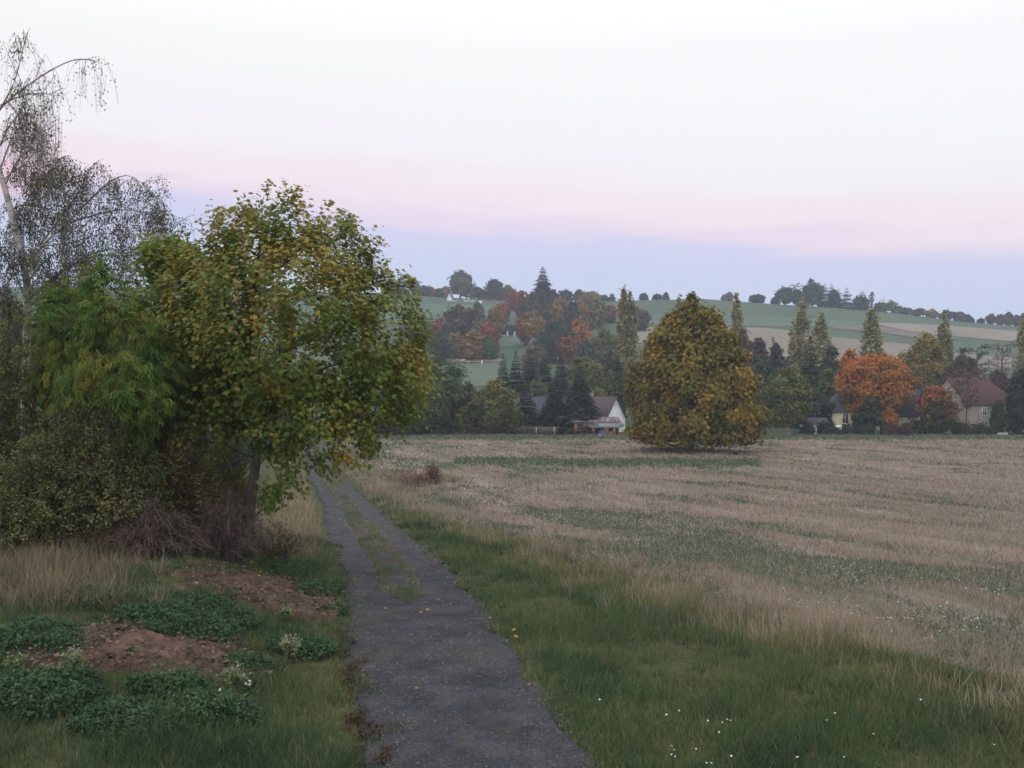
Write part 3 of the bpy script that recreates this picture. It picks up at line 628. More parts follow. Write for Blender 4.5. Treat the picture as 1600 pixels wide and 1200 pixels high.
# --- the ridge
ridge = 'trees on the skyline ridge'
S('spruce', 'tallest spruce on the skyline, pointed above the red and orange slope', 'spruce', 848, 416, 44, -500, seed=1, lo=.1, droop=.25, irr=.5, airy=.15)
S('spruce', 'broad dark spruce at the left end of the visible ridge', 'spruce', 612, 425, 30, 585, seed=2, group=ridge)
S('spruce', 'narrower dark spruce second on the left of the ridge', 'spruce', 629, 429, 22, 585, seed=3, group=ridge)
for row in ((649, 437, 18, 'greygreen', 'round', .5, 'thin airy round tree on the ridge right of two spruces'), (664, 446, 22, 'dark', 'dome', 0, 'low dark bush on the ridge left of a rusty one'),
            (674, 450, 14, 'red', 'dome', 0, 'rusty red bush on the ridge between dark ones'), (686, 450, 18, 'dark', 'dome', 0, 'low dark bush on the ridge left of the small white house'),
            (697, 448, 15, 'ochre', 'dome', 0, 'orange bush beside the small white house on the ridge'), (720, 421, 42, 'greygreen', 'round', .1, 'tallest pale green broad tree on the ridge by the white house'),
            (737, 443, 26, 'greygreen', 'dome', .1, 'pale green lower tree leaning on the tall pale ridge tree'), (748, 449, 20, 'dark', 'dome', 0, 'dark bush on the ridge right of the tall pale tree'),
            (762, 457, 14, 'red', 'dome', 0, 'small red bush on the ridge near the low white walls'), (773, 436, 32, 'dark', 'round', .05, 'round dark tree on the ridge left of the red ones'),
            (794, 445, 24, 'olive', 'round', 0, 'olive tree on the ridge right of the round dark one'), (782, 452, 18, 'brown', 'dome', 0, 'rusty brown low tree at the foot of the round dark ridge tree'),
            (884, 453, 26, 'dark', 'dome', 0, 'dark rounded bush on the ridge right of the tallest spruce'), (904, 453, 15, 'brown', 'dome', 0, 'small red-brown bush on the ridge'),
            (923, 455, 30, 'ochre', 'dome', 0, 'ochre bush on the ridge above the wide olive crown'), (944, 461, 12, 'dkgreen', 'dome', 0, 'tiny green bush on the ridge left of the poplar tips'),
            (1005, 459, 11, 'dark', 'round', 0, 'tiny round tree alone on the skyline, first right of the poplars'), (1026, 460, 10, 'dark', 'round', 0, 'tiny squat tree alone on the skyline, second right of the poplars'),
            (1040, 459, 10, 'dark', 'cone', 0, 'tiny pointed tree alone on the skyline, third right of the poplars'), (1080, 461, 9, 'brown', 'column', 0, 'tiny narrow tree on the skyline above the lone tree'),
            (1132, 461, 10, 'greygreen', 'round', .4, 'tiny airy shrub on the skyline left of the thin poplar'), (1139, 457, 11, 'greygreen', 'column', .4, 'tiny upright airy tree on the skyline left of the thin poplar'),
            (1182, 459, 28, 'dark', 'dome', 0, 'low dark round tree on the skyline right of the thin poplar'), (1211, 465, 14, 'dark', 'dome', .1, 'little bush at the left foot of the skyline grove'),
            (1226, 448, 36, 'dark', 'round', .3, 'airy broad tree at the left of the skyline grove'), (1244, 452, 22, 'dark', 'round', .3, 'thin tree between the airy and the dense one of the grove'),
            (1269, 439, 38, 'dark', 'round', 0, 'dense dark tree, tallest of the skyline grove'), (1258, 473, 11, 'orange', 'dome', 0, 'tiny orange bush under the grove behind the poplar'),
            (1285, 473, 14, 'brown', 'dome', 0, 'tiny brown bush under the dense grove tree'), (1302, 452, 16, 'dark', 'column', .1, 'narrow dark tree right of the grove spruces'),
            (1345, 462, 24, 'dkgreen', 'round', .2, 'thinning green tree at the right of the grove'), (1385, 470, 36, 'greygreen', 'dome', .45, 'wide sparse scrub on the skyline right of the grove'),
            (1373, 473, 16, 'dark', 'dome', .2, 'small dark scrub beside the thin dead trunk on the skyline'), (1402, 478, 18, 'greygreen', 'dome', .4, 'low sparse bush on the skyline at the end of the wide scrub'),
            (1415, 481, 20, 'brown', 'dome', 0, 'reddish bush, first of the low hedge on the skyline'), (1436, 482, 22, 'brown', 'dome', 0, 'dull red bush, second of the low hedge on the skyline'),
            (1456, 483, 17, 'ochre', 'dome', 0, 'orange bush in the low hedge on the skyline'), (1478, 484, 26, 'dark', 'dome', 0, 'dark tree behind the slim poplar tip on the skyline'),
            (1499, 487, 20, 'purple', 'dome', .1, 'purplish tree ending the skyline hedge'), (1509, 492, 12, 'dark', 'dome', .1, 'small dark bush stuck to the purplish skyline tree'),
            (1516, 496, 9, 'dark', 'cone', .1, 'tiny pointed bush on the skyline in a gap'), (1532, 498, 10, 'purple', 'round', .3, 'tiny faint shrub on the skyline before the row of five'),
            (1547, 491, 14, 'purple', 'round', 0, 'first round tree of the row of five on the right skyline'), (1562, 491, 15, 'purple', 'round', 0, 'second round tree of the row of five on the right skyline'),
            (1575, 488, 14, 'brown', 'round', 0, 'third, tallest and reddest tree of the row of five on the right skyline'), (1587, 493, 12, 'dark', 'round', 0, 'fourth tree, dark, of the row of five on the right skyline'),
            (1599, 490, 12, 'purple', 'round', 0, 'last tree of the row of five at the right picture edge')):
    px, yt, w, m, pr, ai, l = row
    T('ridge_tree', l, 'tree', px, yt, w * (.84 if px > 1525 else 1), 592, m, pr, lo=.12, airy=ai, group=ridge, seed=int(px * 3 + yt))
for px, yt, w, l in ((956, 458, 12, 'small conifer on the ridge just left of the poplar tips'), (1288, 443, 18, 'pointed spruce right of the dense tree of the skyline grove'), (1298, 443, 15, 'second pointed spruce right of the dense tree of the grove'),
                     (1309, 451, 18, 'lower spruce in the right half of the skyline grove'), (1322, 449, 22, 'spruce with long side boughs in the skyline grove'), (1346, 454, 22, 'last spruce of the skyline grove, thin at the top')):
    S('ridge_spruce', l, 'spruce', px, yt, w, 590, seed=int(px), group=ridge, irr=.8, airy=.2, droop=.15)
B('dead_tree', 'thin dead trunk on the skyline right of the grove', 'tree', 1361, 457, 8, 590, seed=9, nleaf=6)
B('bare_tree', 'thin bare pine sticking up in the skyline grove', 'tree', 1243, 444, 14, 590, seed=10, flat=True, lmat='dark', nleaf=60)
# ------------------------------------------------------------------ buildings and things at the field edge
roof_m = surf('brown_roof_tiles', [(.045, .032, .038), (.075, .052, .058), (.10, .07, .07)], scale=2.5, bump=.4)
roof_blue = surf('slate_roof', [(.032, .032, .048), (.05, .05, .07), (.065, .06, .08)], scale=2.5, bump=.4)
roof_red = surf('red_roof_tiles', [(.040, .016, .018), (.062, .022, .025), (.082, .030, .032)], scale=1.2, bump=.4)
wall_white = surf('white_plaster', [(.68, .72, .78), (.76, .80, .86)], scale=1, bump=.1)
wall_grey = surf('grey_render', [(.26, .24, .225), (.33, .305, .28), (.38, .35, .32)], scale=1, bump=.2)
wall_yel = surf('yellow_plaster', [(.56, .54, .36), (.68, .66, .46)], scale=1, bump=.1)
white_p = plain('white_paint', (.68, .70, .72)); glass_m = plain('dark_glass', (.03, .035, .045), rough=.15, spec=.6)
brick_m = surf('brick', [(.20, .095, .065), (.28, .13, .085), (.33, .17, .12)], scale=3, bump=.4)
wood_m = surf('weathered_wood', [(.07, .055, .048), (.12, .10, .085), (.17, .14, .12)], scale=4, bump=.4, stretch=(4, 4, .6))
iron_m = surf('rusty_sheet', [(.07, .04, .05), (.14, .095, .11), (.34, .33, .36)], scale=1.3, bump=.1, stretch=(2.5, .3, 1))
blue_m = plain('blue_tarpaulin', (.05, .07, .17)); panel_m = plain('pale_blue_panel', (.42, .50, .55)); dark_m = plain('dark_board', (.03, .025, .03))
conc_m = surf('concrete', [(.25, .25, .24), (.38, .38, .37)], scale=2, bump=.3); green_p = plain('green_paint', (.10, .17, .14))
def prism_roof(mb, L, W, h0, h1, over=.35, th=.14, hipl=0., hipr=0.):
    """pitched roof slab over a box L x W, ridge along x; hip* pulls the ridge end in"""
    l, w = L / 2 + over, W / 2 + over; ez = h0 - over * (h1 - h0) / (W / 2)
    P = [(-l, -w, ez), (l, -w, ez), (l, w, ez), (-l, w, ez), (-l + hipl, 0, h1), (l - hipr, 0, h1)]
    V = np.array(P + [(x, y, z + th) for x, y, z in P])
    Q = [(6, 7, 11, 10), (8, 9, 10, 11), (1, 0, 4, 5), (3, 2, 5, 4), (0, 1, 7, 6), (2, 3, 9, 8)]; Tt = [(7, 8, 11), (9, 6, 10), (0, 3, 4), (2, 1, 5)]
    if hipr: Q.append((1, 2, 8, 7))
    if hipl: Q.append((3, 0, 6, 9))
    if not hipl: Q += [(0, 4, 10, 6), (4, 3, 9, 10)]
    if not hipr: Q += [(1, 7, 11, 5), (5, 11, 8, 2)]
    Tt = ([(7, 8, 11), (2, 1, 5)] if hipr else []) + ([(9, 6, 10), (0, 3, 4)] if hipl else [])
    mb.add(V, T=Tt, Q=Q)
def gable_walls(mb, L, W, h0, h1, hipl=0, hipr=0):
    l, w = L / 2, W / 2
    V = [(-l, -w, -.6), (l, -w, -.6), (l, w, -.6), (-l, w, -.6), (-l, -w, h0), (l, -w, h0), (l, w, h0), (-l, w, h0), (-l, 0, h1), (l, 0, h1)]
    Tt = []
    if not hipl: Tt.append((4, 8, 7))
    if not hipr: Tt.append((5, 6, 9))
    mb.add(V, T=Tt, Q=[(0, 1, 5, 4), (2, 3, 7, 6), (1, 2, 6, 5), (3, 0, 4, 7)])
def window(parent, x, y, z, w, h, face):
    """face: 's' on the wall towards -y, 'e' on the gable towards +x, 'w' on the gable towards -x"""
    def bx(mb, cx, cz, dx, dz, t, dep):
        if face == 's': mb.box((x + cx, y - dep, z + cz), (dx, t, dz))
        elif face == 'e': mb.box((x + dep, y + cx, z + cz), (t, dx, dz))
        else: mb.box((x - dep, y + cx, z + cz), (t, dx, dz))
    f = MB(); k = .14
    for cz in (-h / 2, h / 2): bx(f, 0, cz, w + k, k, .16, .04)
    for cx in (-w / 2, w / 2): bx(f, cx, 0, k, h - k, .16, .04)
    bx(f, 0, 0, .08, h - k, .12, .03)
    fo = f.build('window', white_p, parent)
    g = MB(); bx(g, 0, 0, w - .08, h - .08, .05, .015); g.build('pane', glass_m, fo)
def house(name, label, X, Y, rz, L, W, h0, h1, wm, rm, wins=(), chim=None, hipl=0., hipr=0., door=None, cat='house', z=None):
    e = empty(name, (X, Y, float(G(X, Y)) if z is None else z), label, cat, rz=rz)
    a = MB(); gable_walls(a, L, W, h0, h1, hipl, hipr); a.build('wall', wm, e)
    a = MB(); prism_roof(a, L, W, h0, h1, hipl=hipl, hipr=hipr); rf = a.build('roof', rm, e)
    if chim:
        a = MB(); a.box((chim[0], chim[1], h1 + .15), (.75, .75, 1.7)); a.box((chim[0], chim[1], h1 + 1.06), (.9, .9, .12)); a.build('chimney', chim[2], rf)
    for w in wins: window(e, *w)
    if door:
        a = MB(); a.box((door[0], -W / 2 - .03, door[1] / 2), (1.0, .1, door[1])); a.build('door', wood_m, e)
    return e
# white house
rz = radians(-33); gx, gy = ray(962, 560)[0] * 178, 178
house('white_house', 'white gabled house with brown roof and pale chimney peeping left of the lone tree', gx - 5.5 * cos(rz), gy - 5.5 * sin(rz), rz, 11, 8.0, 2.9, 6.6, wall_white, roof_m,
      wins=[(5.5, -1.0, 1.5, 1.0, 1.3, 'e'), (5.5, 2.0, 1.5, 1.0, 1.3, 'e'), (5.5, 0, 5.3, .5, .6, 'e'), (-2, -4.0, 1.5, 1.0, 1.2, 's')], chim=(.3, 0, conc_m))
house('barn', 'long low barn with dull purple-brown roof hidden behind dark spruces', ray(826, 560)[0] * 188, 188, radians(-4), 10.5, 7, 2.2, 6.3, wall_grey, roof_blue, wins=[(1, -3.5, 1.2, .9, 1.0, 's')], cat='barn')
house('yellow_house', 'yellow house with dark hipped roof and white framed windows under the orange maple', ray(1333, 560)[0] * 178, 178, radians(4), 9.5, 7, 4.3, 7.7, wall_yel, roof_blue, hipl=2.6, hipr=2.6,
      wins=[(-2.9, -3.5, 2.9, 1.1, 1.9, 's'), (-1.1, -3.5, 2.9, 1.0, 1.9, 's'), (2.6, -3.5, 2.9, 1.1, 1.9, 's')])
house('yellow_cottage', 'yellow cottage with white trimmed gable and steep dark roof beside the red topped shrub', ray(1436, 560)[0] * 176 - 3.75 * cos(radians(-28)), 176 - 3.75 * sin(radians(-28)), radians(-28), 7.5, 6.5, 3.6, 8.0, wall_yel, roof_blue, wins=[(3.75, .6, 1.9, 1.1, 1.2, 'e'), (3.75, -2.2, 2.2, .9, 1.3, 'e')])
gb = MB()
house('red_roofed_house', 'large grey two storey house with a faded red tiled roof', ray(1523, 560)[0] * 177, 178, radians(24), 12.4, 8.6, 5.6, 10.0, wall_grey, roof_red, hipr=3.0,
      wins=[(1.0, -4.3, 4.1, 1.0, 1.5, 's'), (-1.9, -4.3, 4.1, 1.0, 1.5, 's'), (.8, -4.3, 1.3, 1.5, .9, 's'), (-6.2, 0, 7.2, .9, 1.0, 'w')], door=(-2.0, 2.0))
house('garden_shed', 'small yellow garden shed with a dark roof between dark bushes', ray(1276, 560)[0] * 173, 173, 0, 3.2, 2.4, 2.2, 2.9, wall_yel, roof_blue, wins=[], door=(.3, 1.8), cat='shed')
house('hilltop_cottage', 'tiny white gabled cottage on the ridge beside the tall pale tree', ray(704, 560)[0] * 560, 560, radians(80), 5, 3.4, 1.3, 4.3, wall_white, roof_m, wins=[], cat='cottage')
def wall_thing(label, px0, px1, Y, h, mat, th=.4, name='garden_wall'):
    x0, x1 = ray(px0, 560)[0] * Y, ray(px1, 560)[0] * Y
    zs = [float(G(x, Y)) for x in np.linspace(x0, x1, 5)]
    e = empty(name, ((x0 + x1) / 2, Y, min(zs) - .2), label, 'wall'); L = x1 - x0; n = max(2, int(L / 3))
    a = MB()
    for i in range(n):                                  # bays between shallow piers, each following the slope
        cx = -L / 2 + (i + .5) * L / n; zz = float(G((x0 + x1) / 2 + cx, Y)) - min(zs)
        a.box((cx, 0, zz + (h + .2) / 2), (L / n - .3, th, h + .2))
    a.build('wall', mat, e)
    a = MB()
    for i in range(n + 1):
        cx = -L / 2 + i * L / n; zz = float(G((x0 + x1) / 2 + cx, Y)) - min(zs)
        a.box((cx, 0, zz + (h + .4) / 2), (.3, th + .12, h + .4))
    a.build('pier', mat, e)
wall_thing('long low white wall in front of the tiny white cottage on the ridge', 699, 714, 552, .9, conc_m)
wall_thing('low pale wall on the ridge under the tall pale tree', 725, 741, 552, 1.6, conc_m)
wall_thing('short bright white wall on the ridge near the red bush', 746, 753, 552, 1.3, wall_white)
# three white gate pillars with a low wall
h = hit(793, 526, 200.)
for i, px in enumerate((781, 793, 804)):
    x = ray(px, 560)[0] * h[1]; a = MB(); a.box((0, 0, .9), (.62, .5, 2.4)); a.box((0, 0, 2.15), (.8, .66, .14))
    o = a.build('pillar', white_p, loc=(x, h[1] - .05, float(G(x, h[1])))); tag(o, ('left one of three white pillars on the slope beside the dark red tree', 'middle one of three white pillars on the slope', 'right one of three white pillars on the slope, next to the birch')[i], 'pillar', 'white pillars on the slope')
wall_thing('low grey wall joining the three white pillars on the slope', 778, 814, h[1] + .9, .5, conc_m)
T('hedge', 'dark clipped hedge behind the three white pillars', 'hedge', 794, 506, 40, h[1] + 6, 'dark', 'dome', lo=.02, seed=77)
h = hit(753, 570, 200.); a = MB(); a.box((0, 0, .6), (.4, .4, 1.8)); a.box((0, 0, 1.55), (.5, .5, .12)); tag(a.build('marker_post', white_p, loc=tuple(h)), 'single white post on the bank above the meadow', 'post')
# heap of pale stones on the bank
h = hit(720, 567, 200.); rs = np.random.default_rng(3)
e = empty('stone_heap', h, 'heap of pale pinkish stones on the bank above the meadow', 'stone heap')
st_m = surf('pink_stone', [(.24, .17, .14), (.36, .26, .22)], scale=1, bump=.4)
stone_me = None
for i in range(34):
    p = np.array([rs.normal() * 1.5, rs.normal() * .8, .25 + abs(rs.normal()) * .35])
    if stone_me is None:
        a = MB(); D = rdir(rs, 26); import mathutils
        bm = __import__('bmesh').new(); [bm.verts.new(d * (.8 + .3 * rs.random())) for d in D]; __import__('bmesh').ops.convex_hull(bm, input=bm.verts)
        stone_me = bpy.data.meshes.new('stone'); bm.to_mesh(stone_me); bm.free(); stone_me.materials.append(st_m)
    o = bpy.data.objects.new('stone', stone_me); COL.objects.link(o); o.parent = e; o.location = p; o.scale = rs.uniform(.3, .62, 3); o.rotation_euler = rs.uniform(0, 6, 3)
# --- the open shed by the white house
Ys = 170.; x0, x1 = ray(896, 560)[0] * Ys, ray(968, 560)[0] * Ys; Ls = x1 - x0; z0 = float(G((x0 + x1) / 2, Ys))
sh = empty('open_shed', ((x0 + x1) / 2, Ys, z0), 'low open shed with brick pillars and rusty corrugated roof beside the white house', 'shed')
l = Ls / 2
def part(name, mat, *boxes):
    a = MB()
    for c, d in boxes: a.box(c, d)
    return a.build(name, mat, sh)
for cx in (-l + .5, -l + 2.15): part('pillar', brick_m, ((cx, 0, 1.0), (.8 if cx > -l + 1 else .72, .5, 2.3)))
part('pillar', brick_m, ((-.55, .1, .65), (.45, .4, 1.5))); part('pillar', brick_m, ((l - .9, .1, .65), (.4, .4, 1.5)))
for k in range(7):                                         # slatted door between the two pillars
    part('slat', panel_m, ((-l + 1.33, -.05, .22 + k * .3), (.82, .06, .15)))
part('door_frame', dark_m, ((-l + 1.33, .12, 1.05), (.86, .05, 2.1)))
part('beam', panel_m, ((l / 2 - .75, -.15, 1.78), (Ls - 2.7, .14, .95)))
part('back_wall', dark_m, ((0, 2.6, 1.1), (Ls - .2, .15, 2.6))); part('side_wall', brick_m, ((l - .12, 1.35, .9), (.2, 2.35, 1.9)))
for k in range(13):                                        # corrugated sheets, falling to the front
    a = MB(); w = (Ls + .6) / 13; cx = -l - .3 + (k + .5) * w; dz = .03 * ((k * 7) % 3)
    V = []; n = 5
    for i in range(n):
        xx = cx - w / 2 + .01 + (w - .02) * i / (n - 1); zz = .05 * (i % 2) + dz
        V += [(xx, -.55, 2.28 + zz), (xx, 3.0, 3.02 + zz), (xx, -.55, 2.24 + zz), (xx, 3.0, 2.98 + zz)]
    Q = []
    for i in range(n - 1): b_ = i * 4; Q += [(b_, b_ + 4, b_ + 5, b_ + 1), (b_ + 2, b_ + 3, b_ + 7, b_ + 6), (b_, b_ + 2, b_ + 6, b_ + 4)]
    a.add(V, Q=Q); a.build('roof_sheet', iron_m, sh)
# heap under the blue sheet, crates, pale board in the shed
V = []; n1, n2 = 9, 7
for i in range(n1):
    for j in range(n2):
        x = -1 + 2 * i / (n1 - 1); y = -1 + 2 * j / (n2 - 1)
        V.append((x * 1.15, y * .9, max(0, .95 * (1 - x * x * .8) * (1 - y * y * .9) + .12 * vn(x * 3, y * 3, 2) + .25 * x)))
Q = [(i * n2 + j, (i + 1) * n2 + j, (i + 1) * n2 + j + 1, i * n2 + j + 1) for i in range(n1 - 1) for j in range(n2 - 1)]
a = MB(); a.add(V, Q=Q); tag(a.build('covered_heap', blue_m, loc=((x0 + x1) / 2 + .95, Ys + .35, z0)), 'heap under a dark blue sheet inside the open shed', 'covered heap')
a = MB()
for k in range(2): a.box((0, -.12 + .24 * k, .05), (1.4, .2, .08))
a.box((-.3, 0, .13), (.5, .5, .06)); tag(a.build('board', white_p, loc=((x0 + x1) / 2 + .8, Ys - .75, z0)), 'pale boards lying in front of the blue covered heap', 'boards')
def crate(dx, dy, dz, label, mat):
    a = MB(); w, d_, h_ = .85, .6, .62
    e = empty('crate', ((x0 + x1) / 2 + dx, Ys + dy, z0 + dz), label, 'crate', 'crates in the open shed')
    for k in range(3):
        for sy in (-1, 1):
            b_ = MB(); b_.box((0, sy * d_ / 2, .1 + k * .21), (w, .04, .15)); b_.build('plank', mat, e)
    b_ = MB(); b_.box((-w / 2 + .04, 0, h_ / 2), (.06, d_ - .06, h_)); b_.box((w / 2 - .04, 0, h_ / 2), (.06, d_ - .06, h_)); b_.box((0, 0, .03), (w - .14, d_ - .08, .04)); b_.build('end_board', mat, e)
rust = surf('orange_wood', [(.22, .10, .055), (.32, .16, .08)], scale=3, bump=.2)
crate(l - 2.4, -.05, 0, 'orange-brown crate at the bottom next to the blue covered heap', rust); crate(l - 2.35, -.03, .64, 'orange-brown crate stacked on another in the open shed', rust); crate(l - 1.55, 0, 0, 'orange-brown crate beside the right brick pillar of the shed', rust)
# --- board fence in bays left of the shed, posts
Yf = 172.
for i, (pa, pb, gap) in enumerate(((790, 818, 0), (818, 846, 1), (846, 872, 0), (872, 894, 1))):
    xa, xb = ray(pa, 560)[0] * Yf, ray(pb, 560)[0] * Yf; zf = float(G((xa + xb) / 2, Yf))
    e = empty('board_fence', ((xa + xb) / 2, Yf, zf), ('weathered board fence bay beside the white gate post', 'second weathered fence bay with gaps under the spruces', 'third weathered fence bay under the broad spruce', 'weathered fence bay next to the open shed')[i], 'fence', 'board fence along the field')
    n = int((xb - xa) / .2)
    for k in range(n):
        if gap and k % 4 == 3: continue
        a = MB(); hh = 1.35 + .18 * vn(k * .9, i * 3., 6); a.box((-(xb - xa) / 2 + .15 + k * .2, 0, hh / 2), (.16, .03, hh)); a.build('board', wood_m, e)
    for zz in (.4, 1.1):
        a = MB(); a.box((0, .05, zz), (xb - xa - .1, .06, .1)); a.build('rail', wood_m, e)
    a = MB(); a.box((-(xb - xa) / 2, .02, .8), (.14, .14, 1.9)); a.build('post', wood_m, e)
pale_w = plain('pale_wood', (.36, .35, .36))
for px, hgt, w, m, l_ in ((781, 1.9, .9, pale_w, 'pale grey gate leaf at the left end of the board fence'), (909, 1.7, .2, wood_m, 'wooden post in the grass before the shed, in front of the fence'), (866, 1.5, .16, pale_w, 'pale slanting post in front of the board fence'),
                     (838, 1.4, .16, pale_w, 'pale post in the middle of the board fence'), (893, 1.2, .2, pale_w, 'short pale post at the corner of the open shed')):
    x = ray(px, 560)[0] * (Yf - 1.3); a = MB()
    if w > .5:
        for k in range(4): a.box((-w / 2 + (k + .5) * w / 4, 0, hgt / 2), (w / 4 - .02, .05, hgt))
        a.box((0, .05, .4), (w, .05, .1)); a.box((0, .05, 1.5), (w, .05, .1))
    else:
        a.box((0, 0, hgt / 2 - .1), (w, w, hgt)); a.tube([(0, 0, hgt - .1), (0, 0, hgt)], [w * .5, w * .2], 4)
    o = tag(a.build('gate' if w > .5 else 'post', m, loc=(x, Yf - 1.3, float(G(x, Yf - 1.3)))), l_, 'gate' if w > .5 else 'post')
# --- small things along the village edge
def at_edge(px, Y): x = ray(px, 560)[0] * Y; return (x, Y, float(G(x, Y)))
a = MB(); a.box((0, 0, .75), (.75, .5, 1.6)); a.box((0, 0, 1.6), (.85, .6, .12)); tag(a.build('gate_pier', conc_m, loc=at_edge(1371, 167)), 'pale stone gate pier between two dark hedges below the orange maple', 'gate pier')
e = empty('notice_board', at_edge(1311, 167), 'small white board on two posts before the yellow house', 'sign')
a = MB(); a.box((0, 0, 1.55), (1.1, .06, .85)); a.build('board', white_p, e)
for s_ in (-.45, .45): a = MB(); a.box((s_, .06, .8), (.08, .08, 1.7)); a.build('post', wood_m, e)
a = MB(); a.box((-.08, -.045, 1.5), (.1, .02, .38)); a.box((.12, -.045, 1.42), (.16, .02, .2)); a.build('mark', dark_m, e)
e = empty('green_container', at_edge(1247, 168), 'dull green metal container at the field edge beside the pale trunked olive tree', 'container')
a = MB(); a.box((0, 0, .5), (1.2, .8, .9)); a.build('body', green_p, e); a = MB(); a.box((0, 0, 1.0), (1.3, .9, .09)); a.build('lid', green_p, e)
e = empty('stone_trough', at_edge(1568, 165), 'pale stone trough on the grass before the red roofed house', 'trough')
a = MB(); a.box((0, -.3, .3), (1.5, .12, .6)); a.box((0, .3, .3), (1.5, .12, .6)); a.box((-.7, 0, .3), (.1, .48, .6)); a.box((.7, 0, .3), (.1, .48, .6)); a.box((0, 0, .1), (1.3, .48, .1)); a.build('body', conc_m, e)
e = empty('washing_line', at_edge(1257, 172), 'washing with pale blue and white cloths hanging left of the small yellow shed', 'washing line')
for s_ in (-.8, .8): a = MB(); a.box((s_, 0, .95), (.08, .08, 1.9)); a.build('post', wood_m, e)
for k, (c, m) in enumerate(((-.5, white_p), (-.05, panel_m), (.45, white_p))):
    a = MB(); V = [(c - .2 + .1 * i, .05 * (-1) ** i, 1.8 - .75 * j) for j in range(2) for i in range(5)]; a.add(V, Q=[(i, i + 1, i + 6, i + 5) for i in range(4)]); a.build('cloth', m, e)
for px, yt, w, l_ in ((1300, 660, 24, 'dark hedge section left of the white board'), (1332, 661, 40, 'dark hedge section in front of the yellow house'), (1356, 657, 26, 'dark hedge section left of the pale gate pier'),
                     (1390, 659, 36, 'brownish hedge section right of the pale gate pier'), (1420, 660, 38, 'brownish hedge section before the yellow cottage'), (1504, 660, 30, 'low hedge before the door of the red roofed house'), (1535, 661, 36, 'low green hedge before the wall of the red roofed house'),
                     (1262, 660, 26, 'low dark hedge beside the green container'), (1290, 658, 26, 'dark hedge section right of the small yellow shed')):
    T('hedge', l_, 'hedge', px, yt, w, 167.5, 'dark' if px < 1380 else ('purple' if px < 1450 else 'dkgreen'), 'dome', lo=.01, seed=int(px), group='hedges along the village edge', rcf=.35)
for px, yt, w, m, l_ in ((640, 650, 60, 'dark', 'dim undergrowth bush at the field edge beyond the maple'), (690, 655, 60, 'dkgreen', 'green undergrowth bush under the twin-stemmed tree'), (748, 655, 50, 'dark', 'dark undergrowth bush under the rounded olive tree'),
                         (590, 640, 60, 'dkgreen', 'dim bush at the field edge seen through the maple leaves'), (540, 640, 60, 'dkgreen', 'dim bush where the track meets the trees'), (470, 640, 70, 'dark', 'dark bush at the far end of the track')):
    T('bush', l_, 'bush', px, yt, w, 170, m, 'dome', lo=.01, seed=int(px), group='undergrowth at the field edge', rcf=.3)
# ------------------------------------------------------------------ foreground trees
def grow(e, r, trunk, tr, env, n1, n2, n3, mat, twig=.9, minz=1.5, droop=0., branch_name='branch', sub=.5, hang=0., lowdir=.35):
    """boughs and twigs reaching for points of the crown (env: local ellipsoids). Returns twig points and directions."""
    w = np.array([v[1][0] * v[1][1] * v[1][2] for v in env]) ** .8; w /= w.sum()
    def pts(n, lo):
        k = r.choice(len(env), n, p=w); c = np.array([env[i][0] for i in k]); s = np.array([env[i][1] for i in k])
        d = rdir(r, n); return c + d * s * ((lo + (1 - lo) * r.random((n, 1))) ** .5)
    tb = MB(); trunk = np.array(trunk, float); tt = np.linspace(0, 1, 24); k = np.linspace(0, 1, len(trunk))
    TP = np.stack([np.interp(tt, k, trunk[:, i]) for i in range(3)], -1)
    for it in range(2): TP[1:-1] = (TP[:-2] + TP[2:] + 2 * TP[1:-1]) / 4
    rad = tr * (1.0 - .75 * tt) + tr * .5 * np.exp(-tt * 14)
    tb.tube(TP, rad, 12); tb.build('trunk', mat, e, smooth=True)
    NP, NR = [TP[TP[:, 2] > minz]], [rad[TP[:, 2] > minz]]
    def limb(mb, target, scale, sag, nseg=8, sides=5, rmax=9):
        P = np.concatenate(NP); R = np.concatenate(NR)
        dz = target[2] - P[:, 2]; hd = np.hypot(*(target - P)[:, :2].T)
        cost = np.hypot(hd, dz) + 1.3 * np.maximum(0, lowdir * hd - dz) + 1.0 * np.maximum(0, -dz)
        i = np.argmin(cost); a = P[i]; L = np.linalg.norm(target - a)
        if L < .05: return None
        d0 = unit(np.array([(target - a)[0], (target - a)[1], max((target - a)[2], .25 * L) + .25 * L]))
        t = np.linspace(0, 1, nseg)[:, None]
        m = a + d0 * L * .5
        Q = a * (1 - t) ** 2 + 2 * m * t * (1 - t) + target * t ** 2
        Q[1:-1] += r.normal(size=(nseg - 2, 3)) * L * .018; Q[:, 2] -= sag * L * t[:, 0] ** 2
        r0 = min(R[i] * scale, rmax); rr = np.linspace(r0, max(r0 * .28, .005), nseg)
        mb.tube(Q, rr, sides); NP.append(Q[1:]); NR.append(rr[1:]); return Q
    for p in pts(n1, .25):
        b = MB()
        if limb(b, p, .62, droop, 10, 7, tr * .55) is not None: b.build(branch_name, mat, e, smooth=True)
    tw = MB(); 
    for p in pts(n2, .35): limb(tw, p, .55, droop, 7, 4, tr * .16)
    TQ = []
    for p in pts(n3, .5):
        q = limb(tw, p, .55, droop + hang * .3, 5, 3, .012)
        if q is not None: TQ.append(q[[1, 2, 3, 4]])
    o = tw.build('twig', twig_m, e); o['kind'] = 'stuff'
    TQ = np.array(TQ)
    D = np.stack([TQ[:, 1] - TQ[:, 0], TQ[:, 2] - TQ[:, 1], TQ[:, 3] - TQ[:, 2], TQ[:, 3] - TQ[:, 2]], 1)
    return TQ.reshape(-1, 3), unit(D.reshape(-1, 3))
